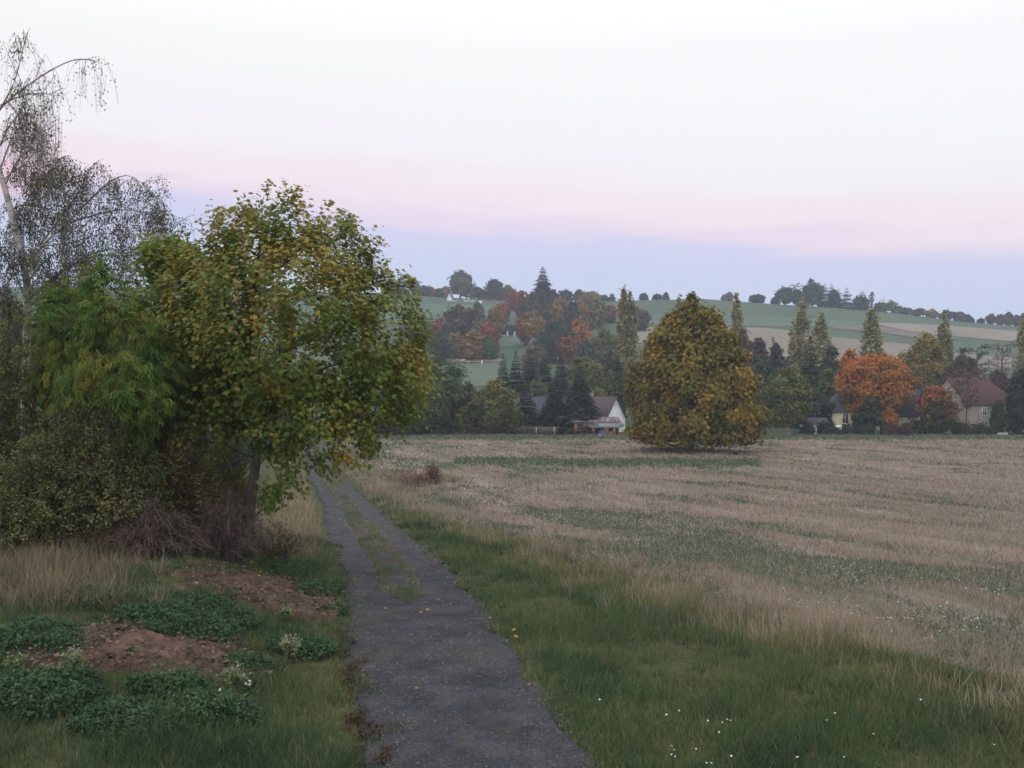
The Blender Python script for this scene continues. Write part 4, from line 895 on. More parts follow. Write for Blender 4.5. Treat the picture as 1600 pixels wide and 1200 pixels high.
def leaves_on(r, P, D, per, spread, drop, out_c):
    k = per; n = len(P) * k
    C = np.repeat(P, k, 0) + r.normal(size=(n, 3)) * spread; d = np.repeat(D, k, 0)
    out = unit(C - out_c)
    al = unit(d * .5 + out * .7 + rdir(r, n) * .7 + np.array([0, 0, -drop]))
    nr = unit(out * .5 + np.array([0, 0, .9]) + rdir(r, n) * .55)
    return C, al, nr
maple_cols = [(.030, .060, .014), (.055, .105, .020), (.088, .150, .026), (.135, .185, .032), (.20, .21, .040), (.31, .225, .045), (.48, .28, .04)]
K['maple'] = leafmat('maple_leaves', maple_cols, trans=.36, rough=.5, spec=.15)
K['maple_yellow'] = leafmat('yellow_maple_leaf', [(.40, .24, .03), (.46, .28, .035)], trans=.3)
K['maple_green'] = leafmat('bright_maple_leaf', [(.055, .095, .022), (.07, .115, .026)], trans=.3)
K['maple_amber'] = leafmat('amber_maple_leaf', [(.20, .15, .035), (.24, .17, .04)], trans=.3)
K['keys'] = leafmat('maple_keys', [(.13, .085, .06), (.21, .145, .105), (.27, .19, .14)], trans=.2)
def gz(px, Y): x = ray(px, 560)[0] * Y; return np.array([x, Y, float(G(x, Y))])
def env_of(b, lst, Y):
    out = []
    for px, py, hw_, hh, dy, dep in lst:
        c = at(px, py, Y + dy) - b; out.append((c, np.array([hw_ * Y / FPX, dep, hh * Y / FPX])))
    return out
# --- the maple by the track
r = np.random.default_rng(11); YM = 25.0; bM = gz(392, YM); bM[2] -= .1
maple = empty('maple', bM, 'large maple with green and yellow leaves beside the gravel track', 'tree')
def loc_(px, py, dy=0): return at(px, py, YM + dy) - bM
trunk = [loc_(385, 900) * np.array([1, 1, 0]) + np.array([0, 0, -.3]), loc_(386, 830), loc_(394, 760), loc_(404, 700), loc_(398, 640), loc_(384, 560, .1), loc_(396, 470, .2), loc_(408, 370, .1)]
env = env_of(bM, [(455, 495, 160, 150, 0, 3.4), (395, 385, 76, 60, 0, 1.6), (455, 368, 60, 42, 0, 1.2), (530, 400, 52, 62, 0, 1.4), (590, 520, 78, 110, -.2, 1.7), (615, 600, 62, 70, -.4, 1.4), (480, 640, 105, 52, -.6, 1.8), (560, 655, 50, 40, -.8, 1.0),
                  (330, 500, 90, 120, .3, 2.0), (340, 620, 75, 60, 0, 1.6), (425, 690, 50, 34, -.8, .7), (555, 700, 28, 22, -.9, .6), (470, 735, 40, 26, -.9, .5), (445, 770, 42, 22, -.6, .5), (300, 680, 70, 40, -.5, .9), (640, 570, 40, 60, -.2, 1.0), (330, 340, 16, 20, 0, .4), (545, 345, 14, 22, 0, .5), (575, 385, 18, 22, 0, .5), (435, 326, 26, 18, 0, .5), (385, 325, 14, 22, 0, .4), (480, 450, 80, 70, -1.2, 1.4), (325, 330, 12, 26, 0, .4), (430, 305, 12, 22, 0, .3), (470, 312, 12, 22, 0, .3), (540, 340, 12, 24, 0, .3), (575, 375, 14, 20, 0, .3), (300, 410, 40, 40, 0, .8), (650, 555, 28, 22, -.2, .6), (640, 490, 24, 20, -.1, .5), (600, 440, 22, 22, 0, .5), (560, 425, 26, 22, 0, .5), (350, 375, 26, 30, 0, .5), (575, 700, 22, 24, -.8, .5), (520, 715, 26, 22, -.9, .4), (400, 300, 8, 20, 0, .25), (452, 300, 8, 22, 0, .25), (505, 335, 10, 22, 0, .3), (590, 375, 8, 16, 0, .3), (625, 640, 30, 26, -.4, .5)], YM)
P, D = grow(maple, r, trunk, .17, env, 20, 200, 1400, bark, minz=2.6, hang=.2)
cM = loc_(440, 520)
C, al, nr = leaves_on(r, P, D, 6, .14, .65, cM)
n = len(C)
pxc = (C[:, 0] + bM[0]) / (C[:, 1] + bM[1]) * FPX + 800
patch = vn(C[:, 0] / .9, C[:, 2] / .9 + C[:, 1], 5)
tint = np.clip(.14 + .34 * r.random(n) + .42 * patch + .10 * (C[:, 2] / 9.), 0, .86); yel = r.random(n) < (.012 + .07 * sst(.62, .85, patch)); tint[yel] = r.uniform(.8, 1, yel.sum())
sz = r.uniform(.075, .15, n)
order = np.argsort(C[:, 1] + r.random(n) * 1.2); pick = order[:300]; rest = np.ones(n, bool); rest[pick] = False
mb = MB(); scatter(mb, L_MAPLE, C[rest], al[rest], nr[rest], sz[rest], tint[rest]); o = mb.build('foliage', K['maple'], maple); o['kind'] = 'stuff'
leaf_me = []
for m in ('maple_green', 'maple_green', 'maple_green', 'maple_amber', 'maple_yellow'):
    a = MB(); a.add(L_MAPLE[0], T=L_MAPLE[1], tint=.5); q = a.build('leaf', K[m]); leaf_me.append(q.data); bpy.data.objects.remove(q)
for i in pick:
    a_, n_ = al[i], nr[i]; b_ = unit(np.cross(a_, n_)); m_ = np.cross(b_, a_); s_ = sz[i]
    w = leaf_me[int(np.interp(tint[i] + r.normal() * .05, [0, .55, .7, 1], [0, 2.4, 3.4, 4.4]))]
    o = bpy.data.objects.new('leaf', w); COL.objects.link(o); o.parent = maple
    import mathutils
    M = mathutils.Matrix(((b_[0], a_[0], m_[0], 0), (b_[1], a_[1], m_[1], 0), (b_[2], a_[2], m_[2], 0), (0, 0, 0, 1)))
    o.matrix_local = mathutils.Matrix.Translation(C[i]) @ M @ mathutils.Matrix.Scale(s_, 4)
# hanging bunches of winged seeds
k = r.choice(len(P), 620); kp = vn(P[k, 0] / 1.1, P[k, 2] / 1.1, 12) > .50; k = k[kp]
Q = np.repeat(P[k], 9, 0) + r.normal(size=(len(k) * 9, 3)) * np.array([.06, .06, .10]) - np.array([0, 0, .12])
mb = MB(); scatter(mb, L_DIA, Q, np.array([0, 0, -1.]) + rdir(r, len(Q)) * .4, rdir(r, len(Q)), r.uniform(.05, .10, len(Q)), r.random(len(Q)), width=.05); o = mb.build('seed_cluster', K['keys'], maple); o['kind'] = 'stuff'
# --- a second, younger maple to its left
def leafy(name, label, px, Y, tr, trunk_px, envl, n1, n2, n3, per, T_, smin, smax, mat, tf, seed, bm=bark, spread=.13, drop=.4, hang=.1, minz=1.0, cat='tree', part_name='foliage'):
    r = np.random.default_rng(seed); b = gz(px, Y); b[2] -= .1; e = empty(name, b, label, cat)
    tk = [np.array([0, 0, -.3])] + [at(x, y, Y) - b for x, y in trunk_px]
    P, D = grow(e, r, tk, tr, env_of(b, envl, Y), n1, n2, n3, bm, minz=minz, hang=hang)
    C, al, nr = leaves_on(r, P, D, per, spread, drop, at(*envl[0][:2], Y) - b); n = len(C)
    patch = vn(C[:, 0] / .8, C[:, 2] / .8 + C[:, 1], seed)
    tint = np.clip(tf[0] + tf[1] * r.random(n) + tf[2] * patch + tf[3] * C[:, 2] / 8, 0, 1)
    mb = MB(); scatter(mb, T_, C, al, nr, r.uniform(smin, smax, n), tint); o = mb.build(part_name, K[mat], e); o['kind'] = 'stuff'; return e
leafy('maple', 'younger maple with golden-green top just left of the large maple', 285, 26.5, .09, [(283, 760), (278, 640), (272, 520), (268, 420)],
      [(268, 470, 62, 95, 0, 1.5), (300, 590, 70, 80, 0, 1.5), (245, 405, 34, 36, 0, .7), (285, 405, 32, 30, 0, .7), (255, 385, 14, 14, 0, .3), (330, 560, 50, 90, .4, 1.2)], 9, 70, 520, 4, L_MAPLE, .12, .19, 'maple', (.14, .3, .25, .12), 31)
# --- ash saplings, fresh green
K['ash'] = leafmat('ash_leaves', [(.030, .070, .020), (.055, .120, .028), (.085, .165, .036), (.13, .19, .042), (.26, .22, .045)], trans=.32)
leafy('ash_sapling', 'fresh green ash sapling with feathery leaves below the birch', 150, 23.5, .05, [(150, 800), (155, 640), (165, 500), (160, 430)],
      [(168, 480, 30, 45, 0, .8), (195, 585, 58, 48, -.2, 1.2), (232, 610, 42, 44, -.4, .9), (140, 600, 44, 40, 0, 1.0), (165, 428, 18, 26, 0, .4), (225, 520, 34, 36, 0, .8), (210, 670, 30, 30, -.3, .5), (130, 520, 26, 24, 0, .5), (260, 560, 26, 26, 0, .5)], 8, 50, 260, 3, L_ASH, .22, .36, 'ash', (.30, .40, .35, .05), 32, hang=.2, drop=.5)
leafy('ash_sapling', 'taller thin ash sapling with lighter leaf tips left of the other ash', 95, 25, .045, [(95, 800), (98, 620), (105, 500), (110, 455)],
      [(105, 500, 42, 50, 0, .8), (95, 580, 50, 50, 0, .9), (90, 470, 20, 22, 0, .4), (130, 450, 22, 26, 0, .4), (140, 530, 40, 44, 0, .6)], 7, 40, 170, 3, L_ASH, .20, .32, 'ash', (.32, .40, .35, .08), 33, hang=.2, drop=.5)
# --- birch at the left edge
r = np.random.default_rng(5); YB = 31.; bB = gz(38, YB); bB[2] -= .1
birch = empty('birch', bB, 'weeping birch with white trunk and thin hanging twigs at the left edge', 'birch')
def lb(px, py, dy=0): return at(px, py, YB + dy) - bB
TPx = [(36, 860), (36, 700), (38, 600), (42, 520), (46, 470), (38, 410), (22, 355), (10, 300), (-6, 250), (-22, 190), (-32, 120)]
tp = np.array([lb(*q) for q in TPx]); tp[0, 2] = -.3
a = MB(); tq = np.linspace(0, 1, 30); kk = np.linspace(0, 1, len(tp)); TP = np.stack([np.interp(tq, kk, tp[:, i]) for i in range(3)], -1)
for it in range(2): TP[1:-1] = (TP[:-2] + TP[2:] + 2 * TP[1:-1]) / 4
a.tube(TP, np.linspace(.155, .06, 30), 10); a.build('trunk', birch_m, birch, smooth=True)
birch_tw = plain('grey_birch_twig', (.20, .17, .17))
limbs = [[(-28, 215), (0, 165), (40, 135), (85, 105), (125, 88), (160, 98)], [(-20, 200), (8, 158), (22, 130), (32, 95), (40, 58)], [(0, 165), (30, 150), (60, 145), (90, 150)], [(8, 155), (22, 170), (35, 195), (58, 215)],
         [(40, 420), (70, 375), (110, 345), (150, 300), (185, 272), (215, 270), (245, 320)], [(110, 347), (150, 335), (195, 325), (240, 335), (262, 360)], [(60, 385), (95, 340), (125, 300), (140, 262), (155, 250)], [(20, 350), (50, 300), (80, 262), (110, 268)],
         [(8, 290), (30, 240), (62, 230), (95, 250), (112, 285)], [(0, 265), (22, 205), (45, 190), (70, 205)], [(46, 470), (85, 430), (130, 405), (175, 395), (205, 420)], [(44, 500), (20, 470), (-10, 450)], [(46, 480), (75, 450), (100, 440), (140, 450)], [(-10, 240), (10, 215), (30, 215), (50, 240)], [(60, 385), (110, 380), (165, 362), (210, 372)], [(10, 330), (40, 318), (75, 325), (100, 350)], [(44, 440), (70, 405), (105, 385), (130, 400)], [(2, 285), (25, 262), (55, 258), (85, 285)], [(46, 465), (100, 420), (160, 385), (220, 395), (240, 420)], [(-8, 245), (12, 200), (28, 178), (50, 180)], [(30, 380), (14, 352), (22, 330), (44, 345)], [(42, 430), (28, 405), (34, 382), (56, 392)], [(44, 470), (52, 440), (64, 432), (78, 452)], [(46, 480), (20, 420), (-5, 380), (-25, 370)]]
tw = MB(); SP, SD = [], []
def along(P, n):
    P = np.array(P); k = np.linspace(0, 1, len(P)); t = np.linspace(0, 1, n); Q = np.stack([np.interp(t, k, P[:, i]) for i in range(3)], -1)
    for it in range(3): Q[1:-1] = (Q[:-2] + Q[2:] + 2 * Q[1:-1]) / 4
    return Q
for li, L in enumerate(limbs):
    dy = r.uniform(-1.3, 1.3); P = [lb(x, y, dy * i / (len(L) - 1)) for i, (x, y) in enumerate(L)]; Q = along(P, 16)
    b = MB(); b.tube(Q, np.linspace(.042 if li in (0, 4) else .026, .008, 16), 6); b.build('branch', birch_m if li in (0, 4) else birch_tw, birch, smooth=True)
    for s_ in range(7 if len(L) < 6 else 11):           # side shoots, then hanging threads
        i = r.integers(4, 16); d = unit(Q[min(i, 14) + 1] - Q[min(i, 14)]); l = r.uniform(.35, 1.0)
        e2 = Q[i] + unit(d + rdir(r, 1)[0] * .8 + np.array([0, 0, .35])) * l; sp = along([Q[i], (Q[i] + e2) / 2 + np.array([0, 0, .06]), e2], 6); tw.tube(sp, np.linspace(.012, .006, 6), 3)
        for h_ in range(3 if li < 4 else 6): SP.append(sp[r.integers(2, 6)])
    for h_ in range(9 if li < 4 or li in (8, 9, 13) else 15): SP.append(Q[r.integers(5, 16)])
LP, LD = [], []
for p in SP:
    l = r.uniform(.45, 1.7); o_ = rdir(r, 1)[0] * np.array([1, 1, .2]) * .35 * l
    q = along([p, p + o_ * .6 + np.array([0, 0, -.12 * l]), p + o_ + np.array([0, 0, -.55 * l]), p + o_ * 1.1 + np.array([0, 0, -l])], 7)
    tw.tube(q, np.linspace(.0065, .0035, 7), 3); LP.append(q[1:])
    if r.random() < .8:
        q2 = q[2:] + np.cumsum(r.normal(size=(5, 3)) * .05, 0); tw.tube(q2, .0035, 3); LP.append(q2[1:])
o = tw.build('twig', birch_tw, birch); o['kind'] = 'stuff'
LP = np.concatenate(LP)
low = (LP[:, 2] + bB[2] - EYE) / YB * FPX < 300       # the crown is fuller lower down
keep = np.where(low, r.random(len(LP)) < .68, r.random(len(LP)) < .22); LP = LP[keep]
k = 4; C = np.repeat(LP, k, 0) + r.normal(size=(len(LP) * k, 3)) * .085
K['birchleaf'] = leafmat('birch_leaves', [(.045, .058, .034), (.075, .092, .044), (.11, .122, .055), (.15, .14, .07)], trans=.25)
mb = MB(); scatter(mb, L_DIA, C, np.array([0, 0, -1.]) + rdir(r, len(C)) * .8, rdir(r, len(C)), r.uniform(.055, .095, len(C)), r.random(len(C)), width=r.uniform(.05, .085, len(C))); o = mb.build('foliage', K['birchleaf'], birch); o['kind'] = 'stuff'
# --- dark trees further back on the left, seen between the leaves
back = 'dim trees behind the birch'
for px, yt, w, Y, m, l_ in ((20, 470, 170, 62, 'dkgreen', 'dim green tree low behind the birch trunk'), (110, 455, 150, 70, 'dark', 'dark tree behind the ash saplings'), (210, 470, 140, 66, 'dkgreen', 'dim tree behind the younger maple'),
                            (320, 500, 150, 72, 'dark', 'dark tree behind the left half of the large maple'), (-60, 440, 160, 66, 'dark', 'dark tree cut by the left picture edge'), (420, 570, 120, 110, 'dkgreen', 'dim tree behind the trunk of the large maple')):
    T('leafy_tree', l_, 'tree', px, yt, w, Y, m, 'dome', lo=.03, group=back, seed=int(px) + 900, nc=110, nl=60, rcf=.24, ls=.42)
# --- shrubs of the thicket
K['privet'] = leafmat('small_olive_leaves', [(.045, .055, .022), (.090, .120, .044), (.135, .155, .056), (.18, .185, .068), (.29, .23, .085)], trans=.25)
K['thorn'] = leafmat('thorn_leaves', [(.050, .060, .030), (.085, .092, .040), (.125, .12, .050), (.17, .125, .055), (.24, .12, .065)], trans=.25)
K['bramble'] = leafmat('reddened_bramble_leaves', [(.030, .026, .018), (.055, .042, .026), (.085, .05, .03), (.16, .035, .03)], trans=.25)
def shrub(name, label, px, ytop, wpx, Y, mat, seed, nst=70, per=3, ls=(.045, .075), dep=1.0, tm=None, leafy_=1.0, cat='shrub', arch=.5, T_=L_DIA, group='shrubs of the thicket left of the track', tw_=10):
    r = np.random.default_rng(seed); b = gz(px, Y); b[2] -= .08; e = empty(name, b, label, cat, group)
    H = at(px, ytop, Y)[2] - b[2]; R = wpx / 2 / FPX * Y
    st = MB(); LPp, LDd = [], []
    for i in range(nst):
        a = r.random() * 2 * pi; f = r.random() ** .6; d = np.array([cos(a) * R * f, sin(a) * R * dep * f, 0]); hh = H * math.sqrt(max(.05, 1 - .8 * f * f)) * r.uniform(.45, 1.0)
        p0 = d * .35 + np.array([0, 0, -.1]); p3 = d + np.array([0, 0, hh * (1 - arch * .5 * f)])
        q = along([p0, d * .45 + np.array([0, 0, hh * .5]), d * .8 + np.array([0, 0, hh]), p3], 8) + np.cumsum(r.normal(size=(8, 3)) * .02 * H / 3, 0)
        st.tube(q, np.linspace(.016, .005, 8), 3)
        for j in range(tw_):
            s_ = q[r.integers(2, 8)]; dd = rdir(r, 1)[0] + np.array([0, 0, .25]); l = r.uniform(.15, .5) * min(1, H / 2.5)
            q2 = np.array([s_, s_ + dd * l * .55, s_ + dd * l + np.array([0, 0, -.06])]); st.tube(q2, [.006, .004, .0025], 3)
            for t in (.35, .6, .8, 1.0): LPp.append(s_ + dd * l * t); LDd.append(dd)
    o = st.build('stem', tm or twig_m, e); o['kind'] = 'stuff'
    P = np.array(LPp); Dv = np.array(LDd); kp = r.random(len(P)) < leafy_; P, Dv = P[kp], Dv[kp]
    C, al, nr = leaves_on(r, P, Dv, per, .05, .15, np.array([0, 0, H * .4])); n = len(C)
    tint = np.clip(.42 * r.random(n) + .45 * vn(C[:, 0] / .5, C[:, 2] / .5 + C[:, 1] * 2, seed) + .05, 0, 1)
    sp = r.random(n) < .05; tint[sp] = r.uniform(.8, 1, sp.sum())
    mb = MB(); scatter(mb, T_, C, al, nr, r.uniform(*ls, n) * 1.2, tint, width=r.uniform(*ls, n) * 1.15); o = mb.build('foliage', K[mat], e); o['kind'] = 'stuff'; return e
shrub('shrub', 'tall olive-leaved shrub covering the foot of the birch', 25, 445, 190, 24.6, 'privet', 41, nst=140, dep=.7, per=5)
shrub('shrub', 'olive shrub with yellowed leaves below the ash saplings', 95, 600, 190, 22.9, 'privet', 42, nst=120, dep=.7, per=5)
shrub('shrub', 'low green shrub at the left picture edge above the dry grass', 25, 700, 150, 22.4, 'privet', 43, nst=90, dep=.7, per=4)
shrub('shrub', 'dark thorn shrub in the middle of the thicket', 190, 680, 190, 24.5, 'thorn', 44, nst=110, per=3, dep=.8)
shrub('shrub', 'dark thorn shrub left of the maple trunk', 310, 690, 160, 25.5, 'thorn', 45, nst=90, per=3, dep=.8)
shrub('shrub', 'greenish shrub behind the maple trunk', 350, 660, 150, 28.5, 'privet', 46, nst=80, per=4, dep=.8)
shrub('shrub', 'tall dim shrub behind the ash saplings', 180, 560, 220, 29, 'privet', 47, nst=120, per=4, dep=.8)
shrub('bramble', 'leafless purple-brown bramble thicket with a few red leaves', 235, 770, 190, 22.3, 'bramble', 48, nst=260, per=1, leafy_=.22, tm=twig_red, arch=1.0, dep=.6, cat='bramble', tw_=9)
shrub('bramble', 'brown bramble tangle at the foot of the maple', 350, 752, 150, 23.4, 'bramble', 49, nst=200, per=1, leafy_=.18, tm=twig_red, arch=1.0, dep=.6, cat='bramble', tw_=9)
shrub('bramble', 'dim bramble edge at the left above the dry grass', 130, 765, 150, 22.6, 'thorn', 50, nst=150, per=2, leafy_=.5, tm=twig_red, arch=.9, dep=.6, cat='bramble')
shrub('bramble', 'small russet bramble right of the maple trunk', 432, 805, 90, 25.3, 'thorn', 51, nst=40, per=1, leafy_=.35, tm=twig_red, arch=1.0, dep=.7, cat='bramble', ls=(.05, .09))
shrub('twiggy_bush', 'reddish brown twiggy bush at the far left behind the shrubs', -5, 470, 90, 29, 'bramble', 52, nst=70, per=1, leafy_=.2, tm=twig_red, dep=.6, cat='bush')
shrub('shrub', 'dark green shrub hanging below the younger maple', 265, 625, 150, 23.8, 'thorn', 61, nst=90, per=4, dep=.6)
shrub('shrub', 'dim green shrub under the ash saplings beside the dark thorn', 165, 585, 200, 22.7, 'privet', 62, nst=110, per=4, dep=.6)
K['dock'] = leafmat('dried_dock_seed', [(.10, .06, .05), (.17, .105, .088), (.24, .16, .13)], trans=.1)
# --- dried dock clump by the track
h = hit(672, 757); shrub('dock_clump', 'taller dense end of the dried reddish docks towards the field', 676, 724, 34, float(h[1]), 'dock', 54, nst=60, per=1, leafy_=.55, tm=twig_dock, arch=.05, dep=.9, cat='weed clump', ls=(.08, .14), group='tall dried weeds')
h = hit(645, 760); shrub('dock_clump', 'clump of dried reddish brown docks between the track and the field', 645, 735, 66, float(h[1]), 'dock', 53, nst=90, per=1, leafy_=.45, tm=twig_dock, arch=.1, dep=.9, cat='weed clump', ls=(.07, .12), group='tall dried weeds')
h = hit(1340, 1012)
# ------------------------------------------------------------------ grass, stubble, weeds, flowers
def sample(n, y0, y1, u0, u1, seed):
    r = np.random.default_rng(seed); Y = np.exp(r.uniform(math.log(y0), math.log(y1), n)); X = r.uniform(u0, u1, n) * Y
    return r, X, Y
def blades(r, mb, X, Y, h, w, lean, tint, dz=0.):
    n = len(X); a = r.random(n) * 2 * pi; side = np.stack([np.cos(a), np.sin(a), np.zeros(n)], -1)
    up = unit(np.stack([r.normal(size=n) * lean, r.normal(size=n) * lean, np.ones(n)], -1))
    C = np.stack([X, Y, G(X, Y) + dz - .02], -1)
    h = np.broadcast_to(h, (n,)); w = np.broadcast_to(w, (n,)); tint = np.broadcast_to(tint, (n,)); nr = Y < 15
    for m_, t_ in ((nr, L_BLADE), (~nr, L_BL1)):
        if m_.any(): scatter(mb, t_, C[m_], up[m_], side[m_], h[m_], tint[m_], width=w[m_])
K['grass'] = leafmat('verge_grass_blades', [(.026, .050, .028), (.050, .088, .044), (.080, .122, .054), (.135, .155, .070), (.26, .22, .135)], trans=.3, rough=.5)
K['straw'] = leafmat('dry_grass_blades', [(.095, .088, .050), (.21, .175, .118), (.33, .27, .195), (.45, .385, .29)], trans=.25)
K['stub'] = leafmat('stubble_straws', [(.125, .098, .078), (.25, .194, .160), (.375, .295, .250), (.47, .385, .335)], trans=.2)
K['weed'] = leafmat('weed_leaves', [(.026, .058, .032), (.046, .092, .048), (.076, .130, .060), (.13, .175, .075)], trans=.3)
K['regrowth'] = leafmat('regrowth_leaves', [(.040, .066, .042), (.066, .098, .062), (.098, .132, .082), (.15, .18, .115)], trans=.3)
K['flower'] = plain('white_petals', (.50, .52, .52))
def dsoil(X, Y):
    d = np.full(X.shape, 9.)
    for cx, cy, rx, ry, ro in SOIL:
        dx, dy = X - cx, Y - cy; A = (dx * cos(ro) + dy * sin(ro)) / rx; Bb = (-dx * sin(ro) + dy * cos(ro)) / ry
        d = np.minimum(d, np.hypot(A, Bb) + (fbm(X / .8, Y / .8, 2) - .5) * .9)
    return d
def tussocks(r, mb, X, Y, h, rad, nb, t0, w):
    n = len(X); k = nb; a = r.random(n * k) * 2 * pi; f = np.sqrt(r.random(n * k)); R = np.repeat(rad, k)
    x = np.repeat(X, k) + np.cos(a) * f * R; y = np.repeat(Y, k) + np.sin(a) * f * R; H = np.repeat(h, k) * r.uniform(.35, 1.1, n * k) * (1.05 - .35 * f)
    up = unit(np.stack([np.cos(a) * f * .45 + r.normal(size=n * k) * .16, np.sin(a) * f * .45 + r.normal(size=n * k) * .16, np.ones(n * k)], -1)); b = r.random(n * k) * 2 * pi
    scatter(mb, L_BLADE, np.stack([x, y, G(x, y) - .02], -1), up, np.stack([np.cos(b), np.sin(b), 0 * b], -1), H, np.clip(np.repeat(t0, k) + .5 * (r.random(n * k) - .5), 0, 1), width=np.repeat(np.maximum(w, .00055 * Y), k))
# short green grass: both verges, and the crown of the track
mb = MB()
r, X, Y = sample(610000, 9.6, 60, -.74, .72, 1)
dr = X - XC(Y) - XW(Y); dlf = XC(Y) - XW(Y) - X; sc = strip_c(Y)
edge_n = (fbm(X / .5, Y / .5, 15) - .5) * .7 + .16
right = (dr + edge_n > .02) & (dr < sc + .6 * r.random(len(X)) + (fbm(X, Y / 2, 16) - .5) * 2)
left = (dlf + edge_n * 1.6 > .02) & (Y < 34) & (dsoil(X, Y) > .9)
left &= ~((Y > 20.5) & (dlf > 2.4 + (Y - 20) * .1)) | (r.random(len(X)) < .35)
lush = np.clip((fbm(X / 1.1, Y / 1.3, 30, 4) - .5) * 1.9 + .5, 0, 1)
dens = np.where(right, .80, .85) * (.30 + .9 * lush)
k = (right | left) & (r.random(len(X)) < dens); X, Y, lush, dr, sc, dlf, lf = X[k], Y[k], lush[k], dr[k], sc[k], dlf[k], left[k]; n = len(X)
dry = sst(.55, .95, dr / sc) * ~lf
t = np.clip(.02 + .30 * r.random(n) + .62 * np.clip((fbm(X / 1.7, Y / 1.9, 44) - .5) * 1.6 + .5, 0, 1) + .25 * dry - .10 * (lush - .5) + np.where(lf, -.03, 0), 0, 1); st_ = r.random(n) < .06 + .25 * dry; t[st_] = r.uniform(.8, 1, st_.sum())
hgt = (.05 + .15 * lush + .06 * r.random(n)) * np.where(dr > 0, sst(-.1, .6, dr) * .7 + .3, sst(-.1, .7, dlf) * .7 + .3) * (1 + Y / 60)
blades(r, mb, X, Y, hgt, np.maximum(.009, .00085 * Y), .42, t)
r, X, Y = sample(260000, 19.5, 150, -.36, -.04, 2)
q = (X - XC(Y)) / XW(Y); edge = .27 + .22 * (fbm(Y / 1.4, X, 17) - .5)
k = (np.abs(q + .02) < (edge + .06) * sst(20.2, 22.3, Y + 1.2 * (fbm(X / .3, Y / 2, 66) - .5))) & (fbm(X / .6, Y / 1.6, 18) > .34); X, Y = X[k], Y[k]; n = len(X)
blades(r, mb, X, Y, (.05 + .16 * vn(X / .5, Y / 1.1, 19) * r.random(n)) * (1 + Y / 80), np.maximum(.010, .00095 * Y), .35, np.clip(.45 + .7 * r.random(n) * fbm(X / .8, Y / 2, 20) * 2, 0, 1))
r, X, Y = sample(26000, 10, 21, -.25, .12, 12)           # thin moss-like growth on the track crown and edges nearer by
q = (X - XC(Y)) / XW(Y); k = ((np.abs(q) < .25) & (fbm(X / .5, Y, 18) > .56) & (Y > 16)) | ((np.abs(np.abs(q) - .98) < .12) & (fbm(X / .4, Y / .6, 23) > .46)); X, Y = X[k], Y[k]
blades(r, mb, X, Y, .02 + .05 * r.random(len(X)), np.maximum(.008, .0008 * Y), .6, np.clip(.3 + .55 * r.random(len(X)), 0, 1))
r, X, Y = sample(14000, 9.8, 40, -.5, .62, 33); dr = X - XC(Y) - XW(Y); dlf = -dr - 2 * XW(Y)
k = ((dr > .3) & (dr < strip_c(Y))) | ((dlf > .5) & (Y < 20)); k &= fbm(X / .9, Y / .9, 34) > .5; X, Y = X[k], Y[k]; n = len(X)
blades(r, mb, X, Y, .16 + .26 * r.random(n), np.maximum(.005, .0004 * Y), .25, r.uniform(.6, 1., n))
r, X, Y = sample(2600, 9.6, 30, -.60, .62, 57); dr = X - XC(Y) - XW(Y); dlf = -dr - 2 * XW(Y); k = (((dr > -.12) & (dr < strip_c(Y))) | ((dlf > -.15) & (Y < 21))) & (dsoil(X, Y) > .85); X, Y = X[k], Y[k]; n = len(X)
tussocks(r, mb, X, Y, r.uniform(.08, .30, n), r.uniform(.06, .24, n), 30, r.uniform(.1, .75, n), .007)
r, X, Y = sample(2400, 10, 70, -.3, .2, 58); q = (X - XC(Y)) / XW(Y); k = np.abs(np.abs(q) - .97) < .13 * r.random(len(X)) + .02; X, Y = X[k], Y[k]; n = len(X)      # ragged fringe creeping over the track edges
tussocks(r, mb, X, Y, r.uniform(.04, .16, n), r.uniform(.06, .26, n), 26, r.uniform(.15, .8, n), .007)
o = mb.build('short_grass', K['grass']); tag(o, 'short green grass on both verges and along the crown of the track', 'grass'); o['kind'] = 'stuff'
# tall dry grass: the strip between verge and field, the patch below the thicket, both sides of the far track
mb = MB()
r, X, Y = sample(480000, 10.5, 150, -.45, .76, 3)
dr = X - XC(Y) - XW(Y); sc = strip_c(Y); w = np.interp(Y, [10, 20, 50, 150], [1.3, 1.15, .9, .8])
g = np.exp(-((dr - sc) / w) ** 2) * (.05 + .85 * sst(.42, .72, fbm(X / .9, Y / 1.8, 40, 4)) + .5 * sst(36, 55, Y))
k = r.random(len(X)) < g; X, Y, dr = X[k], Y[k], dr[k]; n = len(X)
blades(r, mb, X, Y, (.22 + .34 * r.random(n)) * (.6 + .7 * fbm(X / 1.2, Y / 1.2, 41)) * (1 + .004 * Y), np.maximum(.006, .0006 * Y), .22, np.clip(.15 + .5 * r.random(n) + .4 * fbm(X / 1.5, Y / 1.5, 42), 0, 1))
r, X, Y = sample(1050, 10.5, 45, -.3, .76, 56); dr = X - XC(Y) - XW(Y); sc = strip_c(Y); k = r.random(len(X)) < np.exp(-((dr - sc - .2) / (1.1 + .02 * Y)) ** 2) * (.25 + .9 * sst(.4, .65, fbm(X / 1.5, Y / 2.5, 93))); X, Y = X[k], Y[k]; n = len(X)
tussocks(r, mb, X, Y, r.uniform(.25, .75, n), r.uniform(.10, .30, n), 40, r.uniform(.2, .75, n), .005)
